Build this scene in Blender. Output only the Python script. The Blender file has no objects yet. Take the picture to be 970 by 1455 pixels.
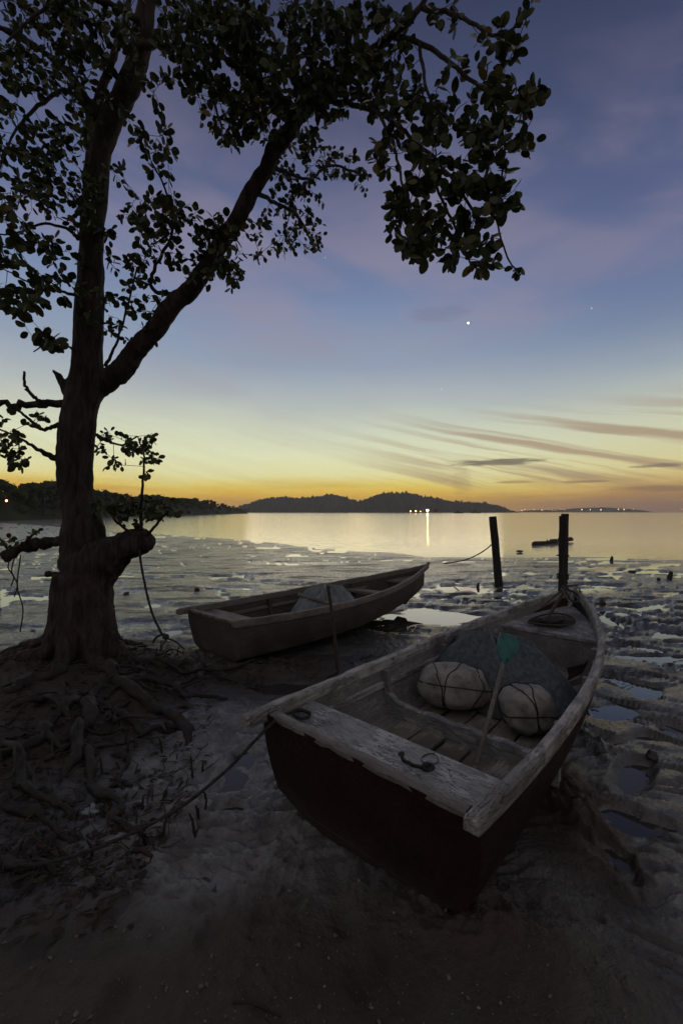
import bpy, math, random
import numpy as np
from mathutils import Vector, Matrix
rnd = random.Random(7)
nrng = np.random.default_rng(11)
R = math.radians
sc = bpy.context.scene
col = sc.collection

# ------------------------------------------------------------------ camera
CAM_H, FOC, CX, CY = 1.6, 600.0, 485.0, 727.5      # photo pixels are 970 x 1455
cam_d = bpy.data.cameras.new('camera'); cam = bpy.data.objects.new('camera', cam_d); col.objects.link(cam)
cam_d.sensor_fit = 'VERTICAL'; cam_d.sensor_height = 36.0; cam_d.lens = FOC/1455*36.0
cam.location = (0, 0, CAM_H); cam.rotation_euler = (R(90), 0, 0)
cam_d.clip_start = .05; cam_d.clip_end = 60000
sc.camera = cam

def W(px, py, d):                                   # where the sight line of a photo point is at depth d
    return Vector(((px-CX)/FOC*d, d, CAM_H-(py-CY)/FOC*d))
def WZ(px, py, z):                                  # ... and where it meets height z
    return W(px, py, (CAM_H-z)*FOC/(py-CY))

def lin(c):
    return tuple(((v/255)/12.92 if v/255 <= .04045 else ((v/255+.055)/1.055)**2.4) for v in c)

# ------------------------------------------------------------------ node helper
class NT:
    def __init__(s, tree):
        s.t = tree; tree.nodes.clear()
    def n(s, typ, **kw):
        nd = s.t.nodes.new(typ)
        for k, v in kw.items(): setattr(nd, k, v)
        return nd
    def l(s, a, b): s.t.links.new(a, b)
    def inp(s, sock, v):
        if isinstance(v, bpy.types.NodeSocket): s.l(v, sock)
        elif v is not None:
            if hasattr(sock.default_value, '__len__') and not hasattr(v, '__len__'): v = (v,)*len(sock.default_value)
            if hasattr(sock.default_value, '__len__') and len(sock.default_value) == 4 and len(v) == 3: v = (*v, 1)
            sock.default_value = v
    def m(s, op, a, b=None, c=None, clamp=False):
        nd = s.n('ShaderNodeMath', operation=op, use_clamp=clamp)
        for i, v in enumerate((a, b, c)):
            if v is not None: s.inp(nd.inputs[i], v)
        return nd.outputs[0]
    def vm(s, op, a, b=None):
        nd = s.n('ShaderNodeVectorMath', operation=op)
        s.inp(nd.inputs[0], a)
        if b is not None: s.inp(nd.inputs[1], b)
        return nd.outputs[0]
    def comb(s, x, y, z):
        nd = s.n('ShaderNodeCombineXYZ')
        for i, v in enumerate((x, y, z)): s.inp(nd.inputs[i], v)
        return nd.outputs[0]
    def sstep(s, v, a, b, lo=0., hi=1.):
        nd = s.n('ShaderNodeMapRange', interpolation_type='SMOOTHSTEP')
        for i, x in enumerate((v, a, b, lo, hi)): s.inp(nd.inputs[i], x)
        return nd.outputs[0]
    def noise(s, vec, scale, detail=4., rough=.55, dist=0.):
        nd = s.n('ShaderNodeTexNoise')
        s.inp(nd.inputs['Vector'], vec); s.inp(nd.inputs['Scale'], scale); s.inp(nd.inputs['Detail'], detail)
        s.inp(nd.inputs['Roughness'], rough); s.inp(nd.inputs['Distortion'], dist)
        return nd.outputs[0]
    def mix(s, f, a, b, blend='MIX'):
        nd = s.n('ShaderNodeMix', data_type='RGBA', blend_type=blend)
        s.inp(nd.inputs[0], f); s.inp(nd.inputs[6], a); s.inp(nd.inputs[7], b)
        return nd.outputs[2]
    def ramp(s, f, stops):
        nd = s.n('ShaderNodeValToRGB'); cr = nd.color_ramp
        while len(cr.elements) > 1: cr.elements.remove(cr.elements[0])
        cr.elements[0].position = stops[0][0]; cr.elements[0].color = (*stops[0][1], 1)
        for p, c in stops[1:]:
            e = cr.elements.new(p); e.color = (*c, 1)
        s.inp(nd.inputs[0], f)
        return nd.outputs[0]
    def bump(s, h, strength, dist, normal=None):
        nd = s.n('ShaderNodeBump'); s.inp(nd.inputs['Strength'], strength); s.inp(nd.inputs['Distance'], dist)
        s.inp(nd.inputs['Height'], h)
        if normal is not None: s.l(normal, nd.inputs['Normal'])
        return nd.outputs[0]

# ------------------------------------------------------------------ dusk sky
world = bpy.data.worlds.new('World'); sc.world = world; world.use_nodes = True
g = NT(world.node_tree)
tc = g.n('ShaderNodeTexCoord').outputs['Generated']
sep = g.n('ShaderNodeSeparateXYZ'); g.l(tc, sep.inputs[0])
dx, dy, dz = sep.outputs
elev = g.m('DIVIDE', g.m('ARCSINE', dz), R(60))
az = g.m('ARCTAN2', dx, dy)
# low wavy warp so that the bands are not ruled lines
warp = g.noise(g.vm('MULTIPLY', tc, (2.2, 2.2, 9.)), 1.0, 4, .55)
elw = g.m('ADD', elev, g.m('MULTIPLY', g.m('SUBTRACT', warp, .5), .05))
def st(*a): return [(e/90, lin(c)) for e, c in a]
elr, elwr = g.m('MULTIPLY', elev, 60/90), g.m('MULTIPLY', elw, 60/90)
front = g.ramp(elwr, st((-.5, (240, 182, 84)), (1.0, (240, 182, 76)), (2.2, (246, 198, 70)), (3.4, (243, 220, 108)), (5.0, (238, 233, 172)), (7.6, (230, 233, 192)),
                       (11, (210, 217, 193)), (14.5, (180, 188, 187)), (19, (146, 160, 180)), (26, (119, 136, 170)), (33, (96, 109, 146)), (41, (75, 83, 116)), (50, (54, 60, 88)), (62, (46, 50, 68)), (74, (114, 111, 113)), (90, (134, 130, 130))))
right = g.ramp(elwr, st((-.5, (172, 128, 104)), (.8, (178, 132, 98)), (2.2, (212, 168, 102)), (3.4, (226, 196, 120)), (5.2, (224, 214, 156)), (8.6, (210, 212, 180)),
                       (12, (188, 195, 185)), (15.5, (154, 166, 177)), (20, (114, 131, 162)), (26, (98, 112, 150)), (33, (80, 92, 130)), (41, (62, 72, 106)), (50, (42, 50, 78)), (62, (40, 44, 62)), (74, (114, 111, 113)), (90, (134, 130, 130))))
back = g.ramp(elr, st((0, (140, 132, 128)), (8, (140, 133, 130)), (20, (138, 132, 130)), (40, (134, 130, 130)), (70, (134, 130, 130)), (90, (134, 130, 130))))  # out of view, here and overhead: even pale grey added to fill the foreground
fr = g.mix(g.sstep(az, R(6), R(42)), front, right)
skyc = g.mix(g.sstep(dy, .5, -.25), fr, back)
# broad pinkish veil of high cirrus
pv = g.comb(g.m('MULTIPLY', dx, 1.6), g.m('MULTIPLY', dy, 1.), g.m('ADD', g.m('MULTIPLY', dz, 5.5), g.m('MULTIPLY', dx, .9)))
pn = g.noise(pv, 1.5, 5, .5, .4)
pm = g.m('MULTIPLY', g.sstep(pn, .42, .68), g.m('MULTIPLY', g.sstep(elev, .1, .42), g.sstep(elev, .85, .55)))
skyc = g.mix(g.m('MULTIPLY', pm, .42), skyc, lin((158, 142, 156)))
# thin slanting streaks low on the right
sv = g.comb(g.m('MULTIPLY', az, 1.0), 3.1, g.m('MULTIPLY', g.m('ADD', g.m('ADD', elev, g.m('MULTIPLY', az, .23)), g.m('MULTIPLY', g.m('SUBTRACT', warp, .5), .03)), 40.))
sn = g.noise(sv, 1.15, 5, .55)
sm = g.m('MULTIPLY', g.sstep(sn, .47, .64), g.m('MULTIPLY', g.sstep(elev, .035, .07), g.sstep(elev, .24, .15)))
sm = g.m('MULTIPLY', sm, g.sstep(az, R(-4), R(20), .12, 1.))
sm = g.m('MULTIPLY', sm, g.sstep(dy, .1, .5))
skyc = g.mix(g.m('MULTIPLY', sm, .72), skyc, lin((160, 130, 108)))
# orange to brown low bank
bn = g.noise(g.comb(g.m('MULTIPLY', az, 2.2), 7., g.m('MULTIPLY', elev, 26.)), 1.1, 4, .55)
bm = g.m('MULTIPLY', g.sstep(bn, .44, .64), g.sstep(elev, .085, .03))
bm = g.m('MULTIPLY', bm, g.sstep(dy, .1, .5))
skyc = g.mix(g.m('MULTIPLY', bm, g.sstep(az, R(-12), R(12), .72, .5)), skyc, g.mix(g.sstep(az, R(-20), R(20)), lin((214, 146, 40)), lin((150, 104, 72))))
# the dark lens-shaped clouds
def lens(azc, elc, wa, we, strength, colr):
    global skyc
    a = g.m('DIVIDE', g.m('SUBTRACT', az, azc), wa)
    e = g.m('DIVIDE', g.m('SUBTRACT', elev, elc/60), we/60)
    nn = g.noise(g.comb(g.m('MULTIPLY', az, 26.), 1.7, g.m('MULTIPLY', elev, 190.)), 1., 4, .6)
    dd = g.m('ADD', g.m('ADD', g.m('MULTIPLY', a, a), g.m('MULTIPLY', e, e)), g.m('MULTIPLY', g.m('SUBTRACT', nn, .5), 2.2))
    f = g.m('MULTIPLY', g.sstep(dd, 1.1, .15), g.m('MULTIPLY', g.sstep(dy, .1, .4), strength))
    skyc = g.mix(f, skyc, lin(colr))
def AE(px, py):
    v = W(px, py, 1.0) - Vector((0, 0, CAM_H)); v.normalize()
    return math.atan2(v.x, v.y), math.degrees(math.asin(v.z))
for px, py, w, h_, s_, c_ in ((700, 657, 74, 5.5, .85, (104, 92, 84)), (935, 661, 42, 3.5, .7, (112, 98, 94)), (728, 685, 30, 2.2, .55, (150, 112, 70)),
                              (830, 684, 34, 2.4, .65, (132, 98, 74)), (620, 446, 50, 12, .22, (96, 102, 128)), (655, 683, 16, 26, .22, (140, 104, 80)), (940, 694, 90, 5, .5, (120, 92, 84))):
    a_, e_ = AE(px, py); lens(a_, e_, w/FOC*math.cos(a_)**2, math.degrees(h_/FOC)*math.cos(a_), s_, c_)
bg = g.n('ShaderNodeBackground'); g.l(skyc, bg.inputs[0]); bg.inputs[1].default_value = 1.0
# a trace of physical twilight sky on top
sky = g.n('ShaderNodeTexSky', sky_type='NISHITA'); sky.sun_disc = False; sky.sun_elevation = R(-2.5); sky.sun_rotation = R(8)
bg2 = g.n('ShaderNodeBackground'); g.l(sky.outputs[0], bg2.inputs[0]); bg2.inputs[1].default_value = .05
ad = g.n('ShaderNodeAddShader'); g.l(bg.outputs[0], ad.inputs[0]); g.l(bg2.outputs[0], ad.inputs[1])
g.l(ad.outputs[0], g.n('ShaderNodeOutputWorld').inputs[0])
world.cycles.sampling_method = 'MANUAL'; world.cycles.sample_map_resolution = 1024

# weak wide sun added to stand in for the afterglow, low over the hills
sun_d = bpy.data.lights.new('afterglow', 'SUN'); sun = bpy.data.objects.new('afterglow', sun_d); col.objects.link(sun)
sun_d.energy = .16; sun_d.angle = R(34); sun_d.color = (1, .87, .68); sun.rotation_euler = (R(90-8), 0, R(180-4))
sc.view_settings.view_transform = 'Standard'; sc.view_settings.look = 'None'
sc.view_settings.exposure = 0.0; sc.view_settings.gamma = 1.0; sc.view_settings.use_curve_mapping = False
sc.render.engine = 'CYCLES'
sc.cycles.max_bounces = 6; sc.cycles.diffuse_bounces = 3; sc.cycles.glossy_bounces = 4; sc.cycles.use_denoising = True

# ------------------------------------------------------------------ numpy noise
_perm = nrng.permutation(256); _perm = np.concatenate([_perm, _perm, _perm])
_gr = nrng.normal(size=(256, 3)); _gr /= np.linalg.norm(_gr, axis=1)[:, None]
def perlin(x, y, z=0., seed=0):
    ca, sa = math.cos(seed*1.3+.6), math.sin(seed*1.3+.6); x, y = np.asarray(x, float), np.asarray(y, float)
    x, y = ca*x-sa*y+seed*17.31, sa*x+ca*y-seed*9.77; z = np.asarray(z, float)+np.zeros_like(x)+.37
    xi, yi, zi = np.floor(x).astype(int), np.floor(y).astype(int), np.floor(z).astype(int)
    fx, fy, fz = x-xi, y-yi, z-zi
    u, v, w = [t*t*t*(t*(t*6-15)+10) for t in (fx, fy, fz)]
    def gd(i, j, k):
        h = _perm[(_perm[(_perm[(xi+i) & 255]+yi+j) & 255]+zi+k) & 255]; gg = _gr[h]
        return gg[..., 0]*(fx-i)+gg[..., 1]*(fy-j)+gg[..., 2]*(fz-k)
    def lp(a, b, t): return a+(b-a)*t
    return 1.6*lp(lp(lp(gd(0,0,0), gd(1,0,0), u), lp(gd(0,1,0), gd(1,1,0), u), v), lp(lp(gd(0,0,1), gd(1,0,1), u), lp(gd(0,1,1), gd(1,1,1), u), v), w)
def fbm(x, y, z=0., o=4, seed=0, g_=.5):
    s, a = 0, 1.
    for i in range(o):
        s = s+a*perlin(x*2**i, y*2**i, np.asarray(z)*2**i, seed+i*3); a *= g_
    return s
def smooth(v, a, b):
    t = np.clip((v-a)/(b-a), 0, 1); return t*t*(3-2*t)

# ------------------------------------------------------------------ mesh helpers
def link(name, me, parent=None, mat=None):
    o = bpy.data.objects.new(name, me); col.objects.link(o)
    if mat is not None: me.materials.append(mat)
    if parent is not None: o.parent = parent
    return o
def tag(o, label=None, cat=None, group=None, kind=None):
    for k, v in (('label', label), ('category', cat), ('group', group), ('kind', kind)):
        if v: o[k] = v
    return o
def empty(name, loc=(0, 0, 0), rot=(0, 0, 0), label=None, cat=None, group=None):
    o = bpy.data.objects.new(name, None); col.objects.link(o); o.location = loc; o.rotation_euler = rot
    o.empty_display_size = .1
    return tag(o, label, cat, group)
class MB:
    def __init__(s): s.v = []; s.f = []; s.nf = 0
    def add(s, v, f):
        b = len(s.v); s.v += [tuple(p) for p in v]; s.f += [tuple(i+b for i in q) for q in f]
    def box(s, c, size, rot=None, bev=0.0):
        hx, hy, hz = [d/2 for d in size]; b = min(bev, hx*.6, hy*.6, hz*.6)
        rings = []
        pts = []
        def ring(ax, ay, z): return [(-ax, -ay, z), (ax, -ay, z), (ax, ay, z), (-ax, ay, z)]
        if b > 0: lv = [ring(hx-b, hy-b, -hz), ring(hx, hy, -hz+b), ring(hx, hy, hz-b), ring(hx-b, hy-b, hz)]
        else: lv = [ring(hx, hy, -hz), ring(hx, hy, hz)]
        pts = [p for r_ in lv for p in r_]; n = len(lv)
        f = [(3, 2, 1, 0), tuple(4*(n-1)+i for i in range(4))]
        for k in range(n-1):
            for i in range(4): f.append((4*k+i, 4*k+(i+1) % 4, 4*k+4+(i+1) % 4, 4*k+4+i))
        M = rot or Matrix.Identity(3); c = Vector(c)
        s.add([M @ Vector(p)+c for p in pts], f); return s
    def tube(s, pts, rad, n=8, caps=True, squash=None, rough=0., seed=0, twist=0):
        pts = [Vector(p) for p in pts]; m = len(pts)
        if not hasattr(rad, '__len__'): rad = [rad]*m
        t = [(pts[min(i+1, m-1)]-pts[max(i-1, 0)]).normalized() for i in range(m)]
        up = Vector((0, 0, 1)) if abs(t[0].z) < .9 else Vector((1, 0, 0))
        a = t[0].cross(up).normalized(); V = []
        for i in range(m):
            a = (a-t[i]*a.dot(t[i])).normalized(); b = t[i].cross(a)
            for k in range(n):
                th = 2*math.pi*k/n+twist*i
                rr = rad[i]
                if rough: rr *= 1+rough*math.sin(3*th+i*.9+seed)+rough*.7*math.sin(5*th-i*1.7+seed*2)
                V.append(pts[i]+a*(rr*math.cos(th))+b*(rr*math.sin(th)*(squash or 1)))
        f = [(i*n+k, i*n+(k+1) % n, (i+1)*n+(k+1) % n, (i+1)*n+k) for i in range(m-1) for k in range(n)]
        if caps: f += [tuple(reversed(range(n))), tuple((m-1)*n+k for k in range(n))]
        s.add(V, f); return s
    def grid(s, rows, closed=False):
        n = len(rows[0]); V = [p for r_ in rows for p in r_]
        f = [(i*n+k, i*n+(k+1) % n, (i+1)*n+(k+1) % n, (i+1)*n+k) for i in range(len(rows)-1) for k in range(n if closed else n-1)]
        s.add(V, f); return s
    def mesh(s, name, smooth_=True, angle=40):
        me = bpy.data.meshes.new(name); me.from_pydata(s.v, [], s.f); me.update()
        if smooth_:
            me.polygons.foreach_set('use_smooth', [True]*len(me.polygons))
            me.set_sharp_from_angle(angle=R(angle))
        return me
    def build(s, name, mat, parent=None, smooth_=True, angle=40, label=None):
        o = link(name, s.mesh(name, smooth_, angle), parent, mat)
        if label: o['label'] = label
        return o
def spline(pts, per=6):                              # Catmull-Rom through tuples of any length
    P = np.array([tuple(p) for p in pts], float); out = []
    Q = np.vstack([2*P[0]-P[1], P, 2*P[-1]-P[-2]])
    for i in range(len(P)-1):
        p0, p1, p2, p3 = Q[i:i+4]
        for k in range(per):
            t = k/per
            out.append(.5*((2*p1)+(-p0+p2)*t+(2*p0-5*p1+4*p2-p3)*t*t+(-p0+3*p1-3*p2+p3)*t**3))
    out.append(P[-1]); return np.array(out)

# ------------------------------------------------------------------ materials
MATS = {}
def new_mat(name):
    m = bpy.data.materials.new(name); m.use_nodes = True; MATS[name] = m
    return m, NT(m.node_tree)
def finish(g, color, rough=.7, normal=None, spec=.5, **kw):
    b = g.n('ShaderNodeBsdfPrincipled'); g.inp(b.inputs['Base Color'], color); g.inp(b.inputs['Roughness'], rough)
    g.inp(b.inputs['Specular IOR Level'], spec)
    for k, v in kw.items(): g.inp(b.inputs[k.replace('_', ' ')], v)
    if normal is not None: g.l(normal, b.inputs['Normal'])
    g.l(b.outputs[0], g.n('ShaderNodeOutputMaterial').inputs[0]); return b
def obj_co(g): return g.n('ShaderNodeTexCoord').outputs['Object']

def wood_mat(name, base, worn, dark, stretch=(2, 22, 22), rough=.75, worn_at=(.45, .65), bump=.5, spec=.3, mud=0):
    m, g = new_mat(name); o = obj_co(g)
    if mud: sz = g.n('ShaderNodeSeparateXYZ'); g.l(o, sz.inputs[0]); oz = sz.outputs[2]
    v = g.vm('MULTIPLY', o, stretch)
    gr = g.noise(v, 1.6, 6, .6, .3); bl = g.noise(o, 5.5, 5, .62); fine = g.noise(o, 60, 3, .6); big = g.noise(o, 1.8, 3, .5)
    c = g.mix(g.sstep(gr, .35, .7), base, tuple(x*.5 for x in base))
    c = g.mix(g.sstep(g.m('ADD', g.m('MULTIPLY', bl, .6), g.m('MULTIPLY', gr, .4)), *worn_at), c, worn)
    c = g.mix(g.m('MULTIPLY', g.sstep(big, .5, .72), .75), c, dark)
    c = g.mix(g.m('MULTIPLY', g.sstep(fine, .6, .75), .6), c, dark)
    gr2 = g.noise(v, 4.5, 4, .6, .2); ck = g.m('MULTIPLY', g.sstep(g.m('ABSOLUTE', g.m('SUBTRACT', gr2, .5)), .022, .006), g.sstep(bl, .42, .56))
    c = g.mix(g.m('MULTIPLY', ck, .85), c, tuple(x*.5 for x in dark))
    if mud: c = g.mix(g.m('MULTIPLY', g.sstep(g.m('ADD', oz, g.m('MULTIPLY', g.m('SUBTRACT', bl, .5), .35)), mud, mud-.12), .85), c, (.034, .025, .020))
    h = g.m('ADD', g.m('MULTIPLY', gr, 1.), g.m('ADD', g.m('MULTIPLY', fine, .35), g.m('MULTIPLY', bl, .8))); h = g.m('SUBTRACT', h, ck)
    finish(g, c, g.sstep(bl, .3, .7, rough-.15, rough+.12), g.bump(h, bump, .012), spec)
    return m
grey_paint = wood_mat('weathered_grey_paint', (.27, .28, .29), (.42, .42, .42), (.085, .075, .065), stretch=(9, 2.2, 20), worn_at=(.47, .58), bump=.8)
rail_paint = wood_mat('flaking_white_rail_paint', (.42, .41, .405), (.24, .23, .23), (.09, .08, .075), worn_at=(.46, .56), bump=.9)
cap_paint = wood_mat('scuffed_transom_cap', (.17, .155, .15), (.26, .25, .24), (.06, .03, .03), stretch=(20, 3, 20))
inner_paint = wood_mat('dirty_grey_inner_paint', (.20, .198, .195), (.27, .26, .25), (.075, .06, .05), worn_at=(.46, .6))
board_wood = wood_mat('muddy_floor_boards', (.22, .20, .165), (.34, .32, .28), (.07, .055, .042), worn_at=(.46, .58))
maroon = wood_mat('dark_maroon_hull_paint', (.028, .0066, .0072), (.042, .0135, .0125), (.012, .006, .006), rough=.62, worn_at=(.54, .66), bump=.5, mud=.17)
brown_hull = wood_mat('weathered_brown_hull', (.085, .072, .062), (.12, .105, .092), (.045, .036, .03), mud=.16)
brown_rail = wood_mat('worn_brown_rail', (.20, .175, .155), (.25, .225, .20), (.08, .065, .055))
post_wood = wood_mat('tarred_post_wood', (.030, .027, .025), (.04, .036, .032), (.015, .013, .012), stretch=(22, 22, 2), bump=.8)
red_post = wood_mat('reddish_post_wood', (.08, .040, .034), (.06, .03, .026), (.03, .018, .016), stretch=(22, 22, 2))
pole_wood = wood_mat('pole_wood', (.07, .055, .045), (.09, .075, .06), (.035, .03, .025), stretch=(20, 20, 2))
shaft_wood = wood_mat('paddle_shaft_wood', (.20, .185, .17), (.25, .23, .21), (.10, .09, .08), stretch=(14, 14, 2))

def plain(name, c, rough=.6, spec=.4, var=.35, scale=8, bump=.15, dist=.006, **kw):
    m, g = new_mat(name); o = obj_co(g); n = g.noise(o, scale, 5, .6); f = g.noise(o, scale*7, 3, .6)
    cc = g.mix(g.sstep(n, .3, .7), tuple(x*(1-var) for x in c), tuple(min(1, x*(1+var)) for x in c))
    finish(g, cc, g.sstep(f, .3, .7, max(.03, rough-.08), min(1, rough+.08)), g.bump(g.m('ADD', n, g.m('MULTIPLY', f, .4)), bump, dist), spec, **kw)
    return m
teal = plain('teal_plastic', (.012, .108, .105), .45, .5, .45, 14, .4)
foam, g = new_mat('grimy_white_foam'); o = obj_co(g); n1 = g.noise(o, 6, 6, .65); n2 = g.noise(o, 28, 4, .65); n3 = g.noise(o, 90, 2, .6)
c = g.mix(g.sstep(n1, .38, .66), (.31, .295, .275), (.15, .138, .125)); c = g.mix(g.m('MULTIPLY', g.sstep(n2, .56, .7), .7), c, (.10, .08, .065))
finish(g, c, .85, g.bump(g.m('ADD', n1, g.m('ADD', g.m('MULTIPLY', n2, .5), g.m('MULTIPLY', n3, .2))), .6, .014), .25)
lash = plain('dark_lashing_cord', (.035, .03, .027), .85, .2)
ropem = plain('wet_mooring_rope', (.030, .028, .027), .8, .3, .4, 60, .5, .004)
netm = plain('dark_green_net', (.082, .097, .110), .8, .2, .3, 30, .5, .004)
tarpm = plain('grey_green_tarpaulin', (.16, .185, .19), .55, .4, .25, 9, .3)
blackrub = plain('black_rubber', (.012, .012, .012), .5, .4)
iron = plain('rusty_iron', (.045, .032, .027), .75, .4, .4, 30, .4)
leafm, g = new_mat('mangrove_leaf'); gi = g.n('ShaderNodeNewGeometry')
c = g.ramp(gi.outputs['Random Per Island'], [(0, (.028, .040, .013)), (.6, (.042, .056, .018)), (.93, (.064, .072, .022)), (.97, (.12, .09, .015))])
b = g.n('ShaderNodeBsdfPrincipled'); g.l(c, b.inputs['Base Color']); b.inputs['Roughness'].default_value = .5; b.inputs['Specular IOR Level'].default_value = .3
tr = g.n('ShaderNodeBsdfTranslucent'); g.l(c, tr.inputs[0]); mx = g.n('ShaderNodeMixShader'); mx.inputs[0].default_value = .2
g.l(b.outputs[0], mx.inputs[1]); g.l(tr.outputs[0], mx.inputs[2]); g.l(mx.outputs[0], g.n('ShaderNodeOutputMaterial').inputs[0])
barkm, g = new_mat('furrowed_bark'); o = obj_co(g)
v = g.vm('MULTIPLY', o, (14, 14, 2.5)); n1 = g.noise(v, 1.5, 7, .65, .6); n2 = g.noise(o, 4, 4, .6); n3 = g.noise(o, 70, 3, .6)
c = g.mix(g.sstep(n1, .35, .65), (.021, .017, .014), (.060, .049, .041)); c = g.mix(g.m('MULTIPLY', g.sstep(n2, .5, .7), .6), c, (.05, .028, .022))
finish(g, c, .85, g.bump(g.m('ADD', n1, g.m('MULTIPLY', n3, .25)), .9, .03), .25)
rootm, g = new_mat('muddy_root_bark'); o = obj_co(g); n1 = g.noise(o, 9, 6, .65, .5); n3 = g.noise(o, 60, 3, .6)
c = g.mix(g.sstep(n1, .35, .68), (.013, .011, .009), (.042, .035, .029))
finish(g, c, g.sstep(n1, .3, .7, .55, .9), g.bump(g.m('ADD', n1, g.m('MULTIPLY', n3, .3)), .8, .02), .35)
woodland, g = new_mat('far_woodland'); o = obj_co(g); n1 = g.noise(o, .35, 4, .6)
finish(g, g.mix(n1, (.018, .026, .012), (.055, .065, .028)), .9, None, .1)
hillm, g = new_mat('wooded_hill'); o = obj_co(g); n1 = g.noise(o, .03, 6, .65)
finish(g, g.mix(g.sstep(n1, .3, .7), (.025, .035, .018), (.06, .07, .035)), .95, None, .1)
stonem = plain('wet_mud_stone', (.05, .042, .036), .55, .5, .4, 12, .7, .01)
shellm = plain('pale_shell', (.24, .22, .195), .5)
gravelm = plain('sandy_gravel', (.12, .105, .09), .7, .4, .5, 30)
litterm, g = new_mat('leaf_litter'); gi = g.n('ShaderNodeNewGeometry')
finish(g, g.ramp(gi.outputs['Random Per Island'], [(0, (.016, .013, .010)), (.6, (.034, .026, .018)), (.9, (.055, .04, .026)), (1, (.10, .08, .06))]), .7, None, .35)

# ------------------------------------------------------------------ mud flat height
WL = -0.03
def shore_y(x):
    return np.interp(x, [-300, -60, -53, -14, -3.1, 2.95, 11.5, 30, 200], [74, 72, 66, 32, 22, 15.6, 14.3, 13, 12])
POOLS = [(632, 874, 62, 13, .09), (560, 880, 40, 14, .07), (440, 974, 62, 8, .08), (150, 889, 120, 6, .06), (235, 900, 35, 5, .05), (283, 911, 22, 6, .06),
         (880, 962, 30, 12, .08), (925, 930, 34, 7, .07), (895, 1008, 32, 11, .08), (893, 1140, 44, 20, .08), (945, 1105, 42, 18, .09), (858, 1200, 24, 30, .08),
         (955, 1160, 35, 16, .08), (856, 880, 28, 9, .07), (950, 900, 24, 5, .06), (875, 1060, 26, 14, .07), (955, 1040, 25, 10, .07),
         (363, 1098, 19, 13, .075), (356, 1141, 18, 15, .075), (338, 1184, 24, 12, .075), (232, 1054, 24, 6, .1),
         (690, 835, 45, 6, .06), (640, 835, 30, 4, .05), (850, 838, 40, 4, .05), (715, 850, 22, 4, .05), (905, 850, 25, 4, .05), (870, 838, 20, 4, .05), (805, 822, 40, 3, .04),
         (545, 845, 40, 4, .05), (330, 835, 40, 3, .05), (240, 860, 60, 4, .05), (120, 842, 90, 3, .045), (200, 815, 90, 3, .04), (420, 800, 80, 3, .04)]
_pw = []
for px, py, rx, ry, dp in POOLS:
    d = CAM_H*FOC/(py-CY); _pw.append(((px-CX)/FOC*d, d, rx/FOC*d, ry/FOC*d*d/CAM_H, dp))
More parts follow.
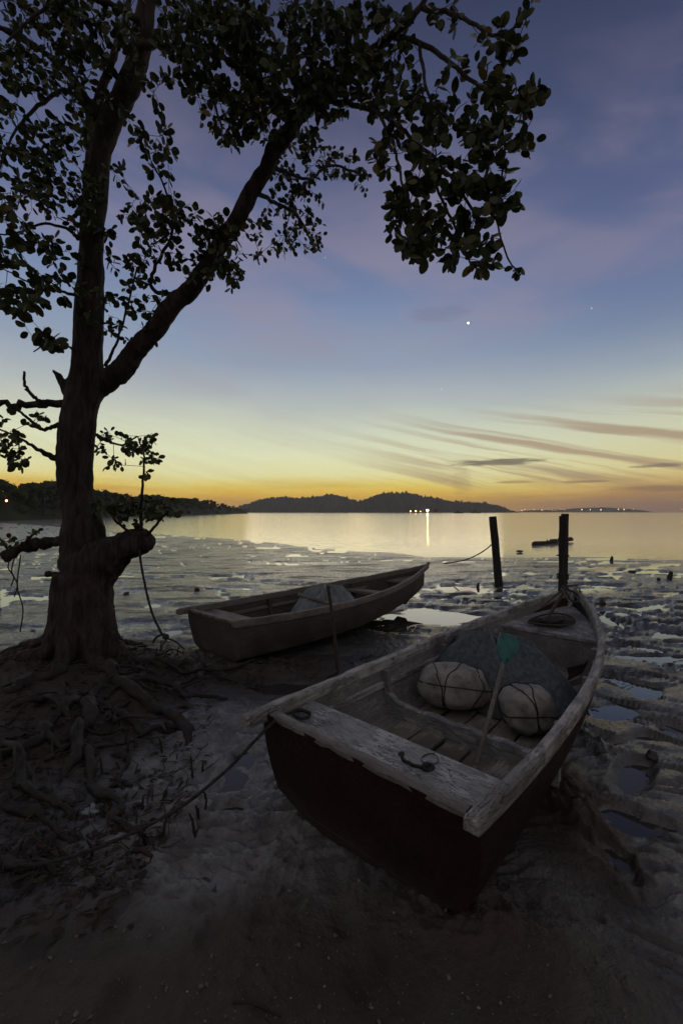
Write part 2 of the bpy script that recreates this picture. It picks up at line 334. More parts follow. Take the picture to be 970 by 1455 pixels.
def ground(x, y):
    x = np.asarray(x, float); y = np.asarray(y, float); sh = shore_y(x)
    inn = sh-y+perlin(x*.35, y*.35, seed=4)*1.2
    z = WL+np.where(inn > 0, .021*(1-np.exp(-np.clip(inn, 0, 90)/1.2)), np.clip(inn*.035, -2.5, 0))
    near = smooth(y, 9, 3.2); z = z+.006*near
    wx = x+.25*perlin(x*1.7, y*1.7, seed=21); wy = y+.25*perlin(x*1.7, y*1.7, seed=22)
    # far flat: ragged low relief standing clear of the water, cut by thin channels
    farm = smooth(y, 4.2, 7)*np.where(inn > -2, 1, 0); edge = smooth(inn, -.5, 3)
    q = .12*x+wy; lod = smooth(y, 22, 9)
    rag = 1-np.abs(fbm(wx*2.6, wy*6.5, seed=44, o=4, g_=.62))*2.2
    rag2 = 1-np.abs(fbm(wx*.8, wy*2.4, seed=45, o=4, g_=.62))*2.2
    z = z+farm*edge*(.013+lod*.0055*rag+.006*rag2+.006*fbm(wx*.12, q*.5, seed=1, o=3))
    ch = np.abs(fbm(wx*.10+.05*q, q*.40, seed=3, o=4, g_=.55)); ch2 = np.abs(fbm(wx*.22-.05*q, q*.9, seed=46, o=3))
    z = z-farm*(.060*smooth(ch, .085, .03)+.05*smooth(ch2, .05, .015)*smooth(perlin(x*.1, y*.25, seed=47), -.1, .2))
    # general lumps, fine ripple crests and little burrow holes close by
    nm = smooth(y, 8, 5)*(1-.85*smooth(y, 2.0, 1.5)*smooth(x, 1.25, .7))
    rp = 1-np.abs(fbm(wx*4, wy*13, seed=6, o=3, g_=.5))*2.2
    rr0 = smooth(x, .95+.42*np.clip(y-1.6, 0, 3), 1.5+.42*np.clip(y-1.6, 0, 3))*smooth(y, 1.15, 1.7)
    z = z+nm*(1-.8*rr0)*(.016*fbm(wx*1.3, wy*1.8, seed=5, o=4)+.009*rp*(.35+.8*smooth(perlin(x*.9, y*.9, seed=7), -.3, .4))-.022*smooth(perlin(x*13, y*13, seed=48), .62, .85))
    # torn ridges and pools right of the boat
    rr = smooth(x, .95+.42*np.clip(y-1.6, 0, 3), 1.5+.42*np.clip(y-1.6, 0, 3))*smooth(y, 1.15, 1.7)*smooth(y, 9.5, 6)
    a, b_ = (x*.88-y*.45), (x*.45+y*.88)
    aw = a+.18*perlin(x*2.4, y*2.4, seed=31); bw = b_+.18*perlin(x*2.4, y*2.4, seed=32)
    rid = 1-np.abs(fbm(aw*1.7, bw*8.0, seed=8, o=4, g_=.45))*2.3
    rid2 = 1-np.abs(fbm(aw*5+bw*2, bw*22, seed=9, o=2, g_=.4))*2.2
    pat = smooth(fbm(x*1.1, y*1.5, seed=41, o=3), -.35, .25)
    z = z+rr*(.044*smooth(rid, -.55, .45)+.010*np.clip(rid, -.5, 1)+.0035*rid2*smooth(rid, -.3, .3)-.058+.030*pat)
    # same torn texture further out, behind the boats
    r3 = smooth(y, 4.6, 6)*smooth(y, 15, 9)*smooth(x, -.5, 1.5)
    rid3 = 1-np.abs(fbm(wx*.9, wy*4.6, seed=12, o=5, g_=.5))*2.3
    z = z+r3*(.036*smooth(rid3, -.5, .5)+.004*rid3-.033)
    # soft wet ripples in front, left of the boat
    lf = smooth(x, .15, -.25)*smooth(x, -1.45, -.95)*smooth(y, 1.45, 1.9)*smooth(y, 3.9, 3.1)
    rq = 1-np.abs(fbm((x+.35*y)*2.6+.3*wx, (wy-.3*x)*9, seed=14, o=4, g_=.62))*2.2
    z = z+lf*(.016*fbm(aw*2.8, wy*6.5, seed=13, o=4, g_=.5)+.019*rq-.02*smooth(perlin(x*7, y*11, seed=49), .5, .8))
    # explicit pools
    for cx, cy, rx, ry, dp in _pw:
        e = ((wx-cx+.04)/rx)**2+((wy-cy)/ry)**2
        e = e+.45*fbm(x*.6/max(rx, .12), y*.6/max(ry, .08), seed=40, o=3)
        z = z-.62*dp*smooth(e, 1.6, .35)
    # mud heaped against the hulls, the tree's mound, the drier foreground
    def gs(px, py, rx, ry, hgt):
        d = CAM_H*FOC/(py-CY); cx = (px-CX)/FOC*d
        return hgt*np.exp(-((x-cx)/rx)**2-((y-d)/ry)**2)
    rough_ = .8+.4*fbm(x*4, y*4, seed=15, o=3)+.45*(1-np.abs(fbm(wx*6+wy*3, wy*4-wx*2, seed=53, o=4, g_=.6))*2.2)
    z = z+gs(810, 1150, .16, .36, .085)*rough_+gs(845, 1050, .13, .2, .05)*rough_+gs(345, 950, .7, .35, .05)*rough_+gs(450, 930, .9, .4, .02)+gs(655, 1300, .30, .16, .055)*rough_+gs(560, 1235, .28, .12, .035)*rough_
    z = z+(.20*np.exp(-((x+2.62)/1.05)**2-((y-4.15)/.75)**2)+.15*np.exp(-((x+2.35)/.75)**2-((y-2.75)/.85)**2)+.10*np.exp(-((x+3.6)/1.)**2-((y-3.9)/.9)**2))*(1+.28*fbm(x*3.2, y*3.2, seed=16, o=4))
    z = z+.045*smooth(y, 1.9, 1.2)*smooth(x, 1.3, .7)+(.007*fbm(x*5, y*5, seed=17, o=5, g_=.6)+.010*np.clip(fbm(x*11, y*11, seed=54, o=3)-.25, 0, 1))*smooth(y, 2.4, 1.7)
    # old footprints
    for px, py, r_ in ((515, 1395, .05), (540, 1365, .045), (490, 1312, .045), (165, 1440, .05), (170, 1290, .04), (60, 1345, .05), (300, 1330, .045)):
        d = CAM_H*FOC/(py-CY); cx = (px-CX)/FOC*d
        z = z-.03*np.exp(-(((x-cx)/r_)**2+((y-d)/(r_*1.7))**2)**1.5)
    # carried smoothly to the wide surroundings
    return np.where(y > 80, np.minimum(z, -1.), z)
_gx, _gy = np.meshgrid(np.linspace(-6, 4, 501), np.linspace(.6, 9, 421)); _gz = ground(_gx, _gy)
def G(x, y):
    fx, fy = (x+6)*50, (y-.6)*50
    if not (0 <= fx < 499 and 0 <= fy < 419): return float(ground(np.array([x]), np.array([y]))[0])
    i, j = int(fx), int(fy); a, b = fx-i, fy-j
    return float((_gz[j, i]*(1-a)+_gz[j, i+1]*a)*(1-b)+(_gz[j+1, i]*(1-a)+_gz[j+1, i+1]*a)*b)

def build_ground():
    v = np.linspace(1/.80, 1/60, 620); ys = 1/v
    ys = np.concatenate([[-300, -60, -15, -5, -2, -.6, .1, .45, .65], ys, [75, 100, 200, 600, 2000, 8000]])
    t = np.linspace(-1.0, 1.0, 720); t = np.concatenate([[-60, -15, -5, -2.6, -1.7, -1.25, -1.1], t, [1.1, 1.25, 1.7, 2.6, 5, 15, 60]])
    k = np.where(ys < .8, .8+(.8-ys)*.6, ys); k = np.where(ys > 75, 75+(ys-75)*1.0, k)
    X = k[:, None]*t[None, :]; Y = np.repeat(ys[:, None], len(t), 1)
    Z = ground(X, Y); n, m = X.shape
    co = np.stack([X, Y, Z], -1).reshape(-1, 3)
    idx = np.arange(n*m).reshape(n, m)
    q = np.stack([idx[:-1, :-1], idx[:-1, 1:], idx[1:, 1:], idx[1:, :-1]], -1).reshape(-1, 4)
    me = bpy.data.meshes.new('mud_flat'); me.vertices.add(len(co)); me.vertices.foreach_set('co', co.ravel())
    me.loops.add(q.size); me.loops.foreach_set('vertex_index', q.ravel().astype(np.int32))
    me.polygons.add(len(q)); me.polygons.foreach_set('loop_start', np.arange(0, q.size, 4, dtype=np.int32)); me.polygons.foreach_set('use_smooth', np.ones(len(q), bool))
    me.update(calc_edges=True); me.validate()
    x, y, z = co.T
    # how wet the surface is, and where it is brown sandy soil rather than grey silt
    dry = np.maximum(smooth(y, 2.05, 1.45)*smooth(x, 1.25, .6), np.maximum(smooth(np.hypot((x+2.6)/1.35, (y-3.6)/1.75), 1.15, .8), .85*smooth(np.hypot((x+.75)/1.1, (y-4.1)/.55), 1.1, .5)))
    dry = np.maximum(dry, .9*smooth(np.hypot((x-1.2)/.34, (y-2.25)/.62), 1.2, .6))
    dry = np.clip(dry+.35*fbm(x*2.2, y*2.2, seed=50, o=4)*(dry > .01), 0, 1)
    dry = dry*np.where(z < WL+.012, 0, 1)
    a = me.attributes.new('dryness', 'FLOAT', 'POINT'); a.data.foreach_set('value', dry.astype(np.float32))
    pale = smooth(x, .3, -.2)*smooth(x, -1.5, -.9)*smooth(y, 1.35, 1.9)*smooth(y, 3.9, 3.0)  # wet sheen of the near silt put into its colour as a paler tone
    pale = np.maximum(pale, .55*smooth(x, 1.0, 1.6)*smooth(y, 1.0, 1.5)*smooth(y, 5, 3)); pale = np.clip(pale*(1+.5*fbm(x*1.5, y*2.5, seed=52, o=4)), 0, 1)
    a = me.attributes.new('silt_sheen', 'FLOAT', 'POINT'); a.data.foreach_set('value', pale.astype(np.float32))
    return me
mudm, g = new_mat('tidal_mud'); at = g.n('ShaderNodeAttribute', attribute_name='dryness').outputs['Fac']
pos = g.n('ShaderNodeNewGeometry').outputs['Position']; sp = g.n('ShaderNodeSeparateXYZ'); g.l(pos, sp.inputs[0])
n1 = g.noise(pos, 1.3, 5, .6); n2 = g.noise(pos, 9, 5, .65); n3 = g.noise(pos, 55, 5, .7); n4 = g.noise(pos, 240, 2, .6)
silt = g.mix(g.sstep(n1, .35, .65), (.050, .050, .051), (.082, .080, .077)); silt = g.mix(g.m('MULTIPLY', g.sstep(n2, .5, .7), .5), silt, (.045, .039, .034)); silt = g.mix(g.n('ShaderNodeAttribute', attribute_name='silt_sheen').outputs['Fac'], silt, g.mix(g.sstep(n2, .35, .68), (.205, .206, .212), (.105, .103, .104)))
soil = g.mix(g.sstep(n2, .3, .7), (.038, .024, .0175), (.056, .039, .030)); soil = g.mix(g.m('MULTIPLY', g.sstep(n3, .55, .72), .6), soil, (.028, .020, .016))
c = g.mix(at, silt, soil)
wetz = g.sstep(sp.outputs[2], WL+.035, WL+.0)
r_ = g.m('ADD', g.m('MULTIPLY', g.sstep(g.m('ADD', g.m('MULTIPLY', n1, .5), g.m('MULTIPLY', n2, .5)), .4, .62), .26), .22)
r_ = g.m('SUBTRACT', r_, g.m('MULTIPLY', wetz, .14)); r_ = g.m('ADD', r_, g.m('MULTIPLY', at, .42), clamp=True)
h = g.m('ADD', g.m('MULTIPLY', n2, 1.), g.m('ADD', g.m('MULTIPLY', n3, .45), g.m('MULTIPLY', n4, .12)))
stv = g.noise(g.vm('MULTIPLY', pos, (.55, 2.6, 1)), 1.3, 5, .62, .6); streak = g.m('MULTIPLY', g.sstep(stv, .50, .62), g.sstep(sp.outputs[1], 2.8, 5.0, .35, 1.))  # shade of undercut mud lines painted in as dark streaks
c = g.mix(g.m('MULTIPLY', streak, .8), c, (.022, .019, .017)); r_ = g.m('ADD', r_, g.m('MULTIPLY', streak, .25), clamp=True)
film = g.m('MULTIPLY', g.m('MULTIPLY', g.m('SUBTRACT', 1., g.m('MULTIPLY', at, .72), clamp=True), g.m('SUBTRACT', 1., g.m('MULTIPLY', streak, .75))), g.sstep(g.noise(pos, 2.6, 4, .6), .30, .55, .15, .72))
nb = g.bump(h, g.m('SUBTRACT', .75, g.m('MULTIPLY', wetz, .3)), .034)
cb = g.bump(g.m('ADD', n2, g.m('MULTIPLY', n3, .4)), .8, .036)
bs = finish(g, c, r_, nb, .5, Coat_Weight=film, Coat_Roughness=.17, Coat_IOR=1.4); g.l(cb, bs.inputs['Coat Normal'])
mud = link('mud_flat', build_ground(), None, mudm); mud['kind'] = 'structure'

# ------------------------------------------------------------------ water: the sea and the pools it left
waterm, g = new_mat('calm_sea_water'); pos = g.n('ShaderNodeNewGeometry').outputs['Position']; sp = g.n('ShaderNodeSeparateXYZ'); g.l(pos, sp.inputs[0])
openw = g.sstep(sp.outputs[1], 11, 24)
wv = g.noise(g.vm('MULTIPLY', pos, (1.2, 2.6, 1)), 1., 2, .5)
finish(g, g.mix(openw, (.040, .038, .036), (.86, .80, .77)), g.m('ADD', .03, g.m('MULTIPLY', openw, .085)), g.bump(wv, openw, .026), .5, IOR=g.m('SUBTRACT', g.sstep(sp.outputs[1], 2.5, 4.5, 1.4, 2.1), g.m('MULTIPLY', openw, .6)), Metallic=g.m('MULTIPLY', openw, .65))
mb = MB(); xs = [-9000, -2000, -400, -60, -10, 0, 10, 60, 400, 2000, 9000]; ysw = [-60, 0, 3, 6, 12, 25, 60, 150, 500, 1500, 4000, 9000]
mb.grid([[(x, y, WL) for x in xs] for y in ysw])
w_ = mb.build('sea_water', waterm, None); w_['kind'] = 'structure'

# ------------------------------------------------------------------ hills, headland and far shore
def hill(name, prof, dist, thick, bumps, seed, label_kind='structure'):
    P = np.array(prof, float); px = np.linspace(P[0, 0], P[-1, 0], 520); top = np.interp(px, P[:, 0], P[:, 1])
    hh = np.clip((CY-top)/FOC*dist+CAM_H, 0, None); rows = []
    for k, f in enumerate(np.linspace(-1, 1, 49)):
        yy = dist+f*thick; prf = max(0, 1-abs(f)**1.7)
        x = (px-CX)/FOC*dist
        z = hh*prf*(1+.14*perlin(x/140, np.full_like(x, f*2), seed=seed) if k != 24 else prf)
        z = z+bumps*np.abs(perlin(x/12, np.full_like(x, yy/12), seed=seed+1))*np.clip(z/8, 0, 1)+bumps*.6*perlin(x/5, np.full_like(x, yy/5), seed=seed+2)*np.clip(z/8, 0, 1)
        rows.append(list(zip(x, np.full_like(x, yy), z-.6)))
    mb = MB(); mb.grid(rows); o = mb.build(name, hillm, None, angle=180); o['kind'] = 'structure'
hill('hill', [(300, 729), (345, 722), (370, 713), (390, 710), (420, 711), (450, 708), (470, 706), (490, 708), (505, 714), (530, 719), (560, 726), (575, 729)], 1350, 120, 11, 60)
hill('hill', [(470, 729), (500, 719), (518, 713), (535, 706), (555, 702), (575, 702), (600, 707), (620, 711), (650, 715), (680, 717), (700, 720), (716, 726), (724, 729)], 1200, 110, 11, 70)
hill('far_shore_hill', [(720, 729), (760, 725), (800, 724.6), (830, 722.4), (860, 721.4), (890, 723.6), (908, 726), (918, 729)], 2400, 120, 6., 80)

def clump(mb, c, r, sq=.8, seed=0, n=7, m=5):
    rows = []
    for i in range(m+1):
        th = math.pi*i/m; row = []
        for k in range(n):
            ph = 2*math.pi*k/n; d = Vector((math.sin(th)*math.cos(ph), math.sin(th)*math.sin(ph), math.cos(th)))
            rr = r*(1+.32*rnd.uniform(-1, 1) if 0 < i < m else 1)
            row.append((c[0]+d.x*rr, c[1]+d.y*rr, c[2]+d.z*rr*sq))
        rows.append(row)
    mb.grid(rows, closed=True)
head = [(-260, 684, 66), (-120, 682, 74), (0, 688, 84), (45, 692, 95), (75, 690, 104), (110, 694, 118), (145, 701, 135), (180, 706, 160), (215, 706, 190), (245, 708, 220), (275, 711, 260), (300, 714, 310), (325, 720, 380), (350, 725, 470)]
HP = spline(head, 12)
lm = MB(); rows = [[], [], [], [], []]
for px, py, d in HP:
    hz = (CY-py)/FOC*d+CAM_H
    x = (px-CX)/FOC*d
    for k, (dd, ff) in enumerate(((-d*.10, 0), (-d*.05, .3), (0, .74), (d*.10, .7), (d*.3, 0))):
        rows[k].append((x*(1+dd/d), d+dd, max(hz*ff, 0)-.25 if ff == 0 else hz*ff))
lm.grid(rows); o = lm.build('headland_hill', hillm, None); o['kind'] = 'structure'
wm = MB()
for i in range(1300):
    px, py, d = HP[rnd.randrange(len(HP)-1)]
    px += rnd.uniform(-8, 8); k = rnd.random(); dd = d*(1+rnd.uniform(-.07, .12)); hz = (CY-py)/FOC*d+CAM_H
    r0 = hz*rnd.uniform(.09, .17)
    z = hz*1.14*(rnd.random()**.5)-r0*.9
    wm_c = ((px-CX)/FOC*dd, dd, max(z, .1)); clump(wm, wm_c, r0, .75)
    for _ in range(5):
        p = [wm_c[0]+rnd.gauss(0, r0*.75), wm_c[1]-r0*.3, wm_c[2]+min(abs(rnd.gauss(0, r0*.5)), r0*.85)]; s_ = r0*.2
        wm.add([(p[0]-s_, p[1], p[2]), (p[0], p[1]-s_*.5, p[2]-s_*.7), (p[0]+s_, p[1], p[2]+s_*.2), (p[0], p[1]+s_*.5, p[2]+s_*.8)], [(0, 1, 2, 3)])
o = wm.build('headland_wood', woodland, None, angle=180); tag(o, None, None, None, 'stuff')

def far_tree(px, py, d, wpx, label):
    x = (px-CX)/FOC*d; top = (CY-py)/FOC*d+CAM_H; w = wpx/FOC*d
    t = empty('headland_tree', (x, d, 0), label=label, cat='tree', group='trees standing above the wood on the headland')
    m = MB(); m.tube([(0, 0, 0), (w*.04, 0, top*.5), (0, 0, top*.86)], [w*.05, w*.04, w*.025], 6); m.build('trunk', barkm, t)
    m = MB()
    for i in range(16):
        a = rnd.uniform(0, 6.28); q = rnd.random()**.5*w*.42
        clump(m, (math.cos(a)*q, math.sin(a)*q, top*.90-q*.35-rnd.random()*w*.28), w*rnd.uniform(.10, .18), .7)
    m.build('crown', woodland, t, angle=180)
far_tree(62, 683, 92, 30, 'wide flat-topped tree above the wood, just left of the big trunk')
far_tree(30, 688, 87, 22, 'low rounded tree above the wood near the left edge of the picture')
far_tree(292, 707, 275, 12, 'small tufted tree on the headland ridge, taller one of the right-hand pair')
far_tree(303, 712, 300, 9, 'small tufted tree on the headland ridge, lower one of the right-hand pair')
far_tree(262, 706, 235, 14, 'broad dark tree on the headland ridge, beside the sprouting shoots')

# ------------------------------------------------------------------ lamps across the water
def emit(name, c, s):
    m, g = new_mat(name); e = g.n('ShaderNodeEmission'); g.inp(e.inputs[0], c); e.inputs[1].default_value = s
    g.l(e.outputs[0], g.n('ShaderNodeOutputMaterial').inputs[0]); return m
lampw = emit('warm_white_lamp', (1, .74, .36), 60); lampo = emit('orange_lamp', (1, .5, .12), 22); lampf = emit('far_lamp', (1, .66, .34), 4.5); lamps = emit('shore_lamp', (1, .30, .06), 14)
starm = emit('star_light', (1, .86, .62), 14); starf = emit('faint_star_light', (.9, .85, 1), .9)
def globe(r, n=10):
    m = MB(); m.grid([[(r*math.sin(math.pi*i/8)*math.cos(2*math.pi*k/n), r*math.sin(math.pi*i/8)*math.sin(2*math.pi*k/n), r*math.cos(math.pi*i/8)) for k in range(n)] for i in range(9)], closed=True); return m
PD = 620.
pt = empty('fishing_platform', ((602-CX)/FOC*PD, PD, WL), label='low dark fishing platform on stilts below the bright lamps across the water', cat='platform')
m = MB(); m.box((0, 0, 1.5), (44, 9, .5), bev=.1); m.box((26, 2, 1.3), (26, 4, .4), bev=.1); m.build('deck', post_wood, pt)
for i in range(12):
    MB().tube([(-20+i*4.6, rnd.uniform(-3, 3), -1.5), (-20+i*4.6, 0, 1.3)], .3, 6).build('stilt', post_wood, pt)
for x, w, h_ in ((-12, 7, 2.6), (9, 5, 2.2), (17, 6, 2.9)):
    m = MB(); m.box((x, 1, 1.76+h_/2), (w, 5, h_), bev=.1); hs = m.build('hut', post_wood, pt)
    q = MB(); q.add([(x-w*.6, -2, 1.75+h_), (x+w*.6, -2, 1.75+h_), (x+w*.6, 4, 1.75+h_), (x-w*.6, 4, 1.75+h_), (x-w*.6, 1, 3+h_), (x+w*.6, 1, 3+h_)], [(0, 1, 5, 4), (2, 3, 4, 5), (0, 4, 3), (1, 2, 5), (0, 3, 2, 1)]); q.build('roof', post_wood, hs, False)
for px, py, r_, mt, lb in ((607, 725.2, 1.25, lampw, 'brightest warm white lamp of the lit platform across the water'), (590.5, 726, .8, lampo, 'orange-white lamp left of the brightest one on the lit platform'),
                           (583, 726.5, .6, lampo, 'small orange lamp at the left end of the lit platform'), (597, 726.8, .4, lampo, 'faintest orange lamp between the two big platform lamps')):
    p = W(px, py, PD-6); t = empty('platform_lamp', (p.x, p.y, 1.4), label=lb, cat='lamp', group='lamps on the platform across the water')
    MB().tube([(0, 0, 0), (0, 0, p.z-1.4-r_)], .12, 6).build('lamp_post', post_wood, t)
    m = globe(r_).build('lamp_globe', mt, t); m.location = (0, 0, p.z-1.4)
for i, px in enumerate([741, 745, 751, 757, 759, 764, 769, 772, 778, 784, 789, 796, 801, 826, 838, 853, 878, 886, 899, 967]):
    p = W(px, 724.3+rnd.uniform(-.8, .9), 2270); r_ = rnd.choice([1.3, 1.6, 2., 2.5]) if px not in (853, 826, 886) else 3.0
    t = empty('shore_lamp', (p.x, p.y, 0), label='tiny warm lamp in the row of lights along the far right shore', cat='lamp', group='lamps along the far shore')
    MB().tube([(0, 0, 0), (0, 0, p.z-r_)], .4, 5).build('lamp_post', post_wood, t)
    m = globe(r_, 6).build('lamp_globe', lampf, t); m.location = (0, 0, p.z)
p = W(55, 713, 84); t = empty('house_lamp', (p.x, p.y-8, 0), label='single orange lamp glowing in the dark wood left of the trunk', cat='lamp')
MB().tube([(0, 0, 0), (0, 0, p.z-.2)], .06, 5).build('lamp_post', post_wood, t); m = globe(.17, 8).build('lamp_globe', lamps, t); m.location = (0, 0, p.z)
SD = 30000.
for px, py, r_, mt, lb in ((665, 459, 54, starm, 'bright evening star, the brightest point in the dusk sky'), (627, 553, 42, starf, 'faint star low in the pale sky left of the bright one'),
                           (840, 438, 42, starf, 'faint star high at the right of the bright one'), (462, 366, 30, starf, 'faint star just right of the hanging leaves of the limb')):
    o = tag(globe(r_, 8).build('star', mt), lb, 'star'); o.location = W(px, py, SD)
def small_boat(px, d, L, label):
    x = (px-CX)/FOC*d; t = empty('distant_boat', (x, d, WL), label=label, cat='boat', group='small boats moored across the water')
    m = MB(); rows = []
    for i in range(9):
        u = i/8*2-1; b_ = .22*L*(1-abs(u)**3)**.6+.02; zt = .12*L*(1+.5*u*u)
        rows.append([(u*L/2, -b_, zt), (u*L/2*.9, -b_*.7, -.2), (u*L/2*.9, b_*.7, -.2), (u*L/2, b_, zt)])
    m.grid(rows, closed=True); m.build('hull', post_wood, t)
    m = MB(); m.box((-.1*L, 0, .2*L), (.3*L, .2*L, .16*L), bev=.05); m.build('cabin', post_wood, t)
small_boat(651, 560, 13, 'larger small dark boat on the water right of the lit platform')
small_boat(349, 420, 5, 'tiny dark boat off the tip of the headland')
small_boat(475, 700, 5, 'tiny dark boat below the middle hills')
small_boat(676, 650, 16, 'low dark boat farthest right below the hill')

# ------------------------------------------------------------------ boats
def bern(cf, u):
    n = len(cf)-1; return sum(math.comb(n, i)*u**i*(1-u)**(n-i)*cf[i] for i in range(n+1))
class Boat:
    def __init__(s, p):
        s.ox, s.oy, s.hd, s.L = p[:4]; s.b = list(p[4:8])+[0.]; s.z = p[8:12]; s.roll = p[12]
        s.M = Matrix.Translation((s.ox, s.oy, 0)) @ Matrix.Rotation(s.hd, 4, 'Z') @ Matrix.Rotation(s.roll, 4, 'X')
    def B(s, u): return bern(s.b, u)
    def Z(s, u): return bern(s.z, u)
    def gun(s, u, sg): return Vector((u*s.L, sg*s.B(u), s.Z(u)))
    def chine(s, u, sg):
        zc = .10+(s.Z(u)-.10)*.45*u**3
        return Vector((u*s.L-.32*u**3+.05*(1-u)**4, sg*s.B(u)*(.885-.22*u*u), zc))
    def keel(s, u): return Vector((u*s.L-.62*u**3+.07*(1-u)**4, 0, -.05+.33*u**5))
    def half(s, u, sg):
        G_, C, K = s.gun(u, sg), s.chine(u, sg), s.keel(u)
        out = []
        for k in range(5):
            f = k/4; p = G_.lerp(C, f); p.y += sg*.03*math.sin(math.pi*f)*min(1, s.B(u)/.3); out.append(p)
        for k in range(1, 4):
            f = k/3; p = C.lerp(K, f); p.z -= .02*math.sin(math.pi*f); out.append(p)
        return out
    def section(s, u):
        l = s.half(u, 1); r_ = s.half(u, -1); return l+r_[-2::-1]
    def inner(s, x, zrel=0., z=None):            # half width of the inside at station s=x (metres) and height z
        u = min(max(x/s.L, 0), .98); G_, C = s.gun(u, 1), s.chine(u, 1)
        if z is None: z = G_.z+zrel
        f = min(max((G_.z-z)/max(G_.z-C.z, 1e-3), 0), 1.0)
        y = G_.y+(C.y-G_.y)*f+.03*math.sin(math.pi*f)*min(1, s.B(u)/.3)
        if z < C.z: y = C.y*max(0, (z+.05)/(C.z+.05))
        return max(y-.032, .004)
    def to_world(s, p): return s.M @ Vector(p)

def make_boat(bt, name, label, hullm, railm, innerm, seatm, boardm, capm, first):
    t = empty(name, (bt.ox, bt.oy, 0), (bt.roll, 0, bt.hd), label=label, cat='boat', group='wooden boats aground on the mud')
    N = 44; us = [i/N for i in range(N+1)]
    mb = MB(); mb.grid([bt.section(u) for u in us]); mb.build('hull', hullm, t, angle=24)
    # inside planking, 3 cm in, down to a floor
    mb = MB(); rows = []
    for u in us[:-1]:
        if u > .965: continue
        x = u*bt.L; zt = bt.Z(u)-.012; zf = max(.055, bt.keel(u).z+.1); r_ = []
        for k in range(7):
            z = zt+(zf-zt)*k/6; r_.append((max(x+.045, .045) if u == 0 else x, bt.inner(x, z=z), z))
        rows.append(r_+[(p[0], -p[1], p[2]) for p in reversed(r_)])
    mb.grid(rows); mb.build('inner_planking', innerm, t, angle=30)
    # transom board
    sec = bt.section(0); top0 = bt.Z(0)-.012
    mb = MB(); k = len(sec); V = []
    for dxx in (0.0, .042):
        for p in sec: V.append((p[0]+dxx+(-.008 if dxx == 0 else 0), p[1]*(1.004 if dxx == 0 else .97), min(p[2]-(.004 if dxx == 0 else 0), top0)))
    f = [tuple(range(k)), tuple(reversed(range(k, 2*k)))]+[(i, (i+1) % k, k+(i+1) % k, k+i) for i in range(k)]
    mb.add(V, f); mb.build('transom', hullm, t, False)
    # worn cap along the transom's top edge
    b0 = bt.B(0)-.05; mb = MB(); pts = []
    rows = []
    for i in range(21):
        y = -b0+2*b0*i/20; w = .006*math.sin(i*2.3)+.004*math.sin(i*5.1); zt = top0+.008+.002*math.sin(i*1.7)+.002*math.sin(i*4.3)
        rows.append([(-.008+w*.5, y, zt-.022-.006*abs(math.sin(i*1.3))), (-.009+w*.5, y, zt-.006), (-.002, y, zt), (.046, y, zt), (.052, y, zt-.006), (.052, y, zt-.03)])
    mb.grid(rows); mb.add(rows[0], [(0, 1, 2, 3, 4, 5)]); mb.add(rows[-1], [(5, 4, 3, 2, 1, 0)])
    mb.build('transom_cap', capm, t, angle=50)
    # gunwale rails, running past the transom as two horns
    for sg in (1, -1):
        rows = []; ext = [-.15, -.13, -.07] if sg > 0 else [-.05, -.035, -.02]
        for q in ext+us:
            if q < 0 and q in ext:
                g0, g1 = bt.gun(0, sg), bt.gun(.05, sg); d = (g0-g1).normalized(); p = g0+d*(-q)
            else: p = bt.gun(q, sg)
            u = max(q, 0); w = .5 if q == -.15 else 1
            wob = .003*math.sin(q*31+sg)+.002*math.sin(q*67)+.002*math.sin(q*150)
            iw = min(.035, max(bt.B(u)-.003, .004)); ow = .016
            zt, zb = p.z+.02+wob-(.012 if q == ext[0] else 0), p.z-.05+(.012 if q == ext[0] else 0)
            rows.append([(p.x, p.y-sg*iw, zb), (p.x, p.y-sg*iw, zt-.008), (p.x, p.y-sg*(iw-.008), zt), (p.x, p.y+sg*(ow-.008), zt), (p.x, p.y+sg*(ow+wob), zt-.01), (p.x, p.y+sg*ow, zb)])
        mb = MB(); mb.grid(rows, closed=True); mb.add(rows[0], [(0, 1, 2, 3, 4, 5)]); mb.add(rows[-1], [(5, 4, 3, 2, 1, 0)])
        mb.build('gunwale', railm, t, angle=35)
        # stringer inside
        rows = []
        for i in range(31):
            x = .06+(.70*bt.L-.06)*i/30; y0 = bt.inner(x, -.15); z0 = bt.Z(x/bt.L)-.15
            rows.append([(x, sg*(y0+.004), z0-.025), (x, sg*(y0-.024), z0-.02), (x, sg*(y0-.024), z0+.012), (x, sg*(y0+.004), z0+.016)])
        mb = MB(); mb.grid(rows, closed=True); mb.add(rows[0], [(0, 1, 2, 3)]); mb.add(rows[-1], [(3, 2, 1, 0)]); mb.build('stringer', railm, t, angle=35)
        # frames (ribs)
        for x in ([1.12, 1.95, 2.6] if first else [1.2, 1.9, 2.7]):
            rows = []
            for k in range(8):
                z = bt.Z(x/bt.L)+.004*0-.052+(.085-bt.Z(x/bt.L)+.05)*k/7; y = bt.inner(x, z=z); dp = .052+.03*max(0, k-5)
                rows.append([(x-.022, sg*(y+.006), z), (x-.022, sg*(y-dp), z), (x+.022, sg*(y-dp), z), (x+.022, sg*(y+.006), z)])
            mb = MB(); mb.grid(rows, closed=True); mb.add(rows[0], [(0, 1, 2, 3)]); mb.add(rows[-1], [(3, 2, 1, 0)]); mb.build('rib', innerm, t, angle=35)
    # stern seat: two planks
    zs = bt.Z(.04)-.058
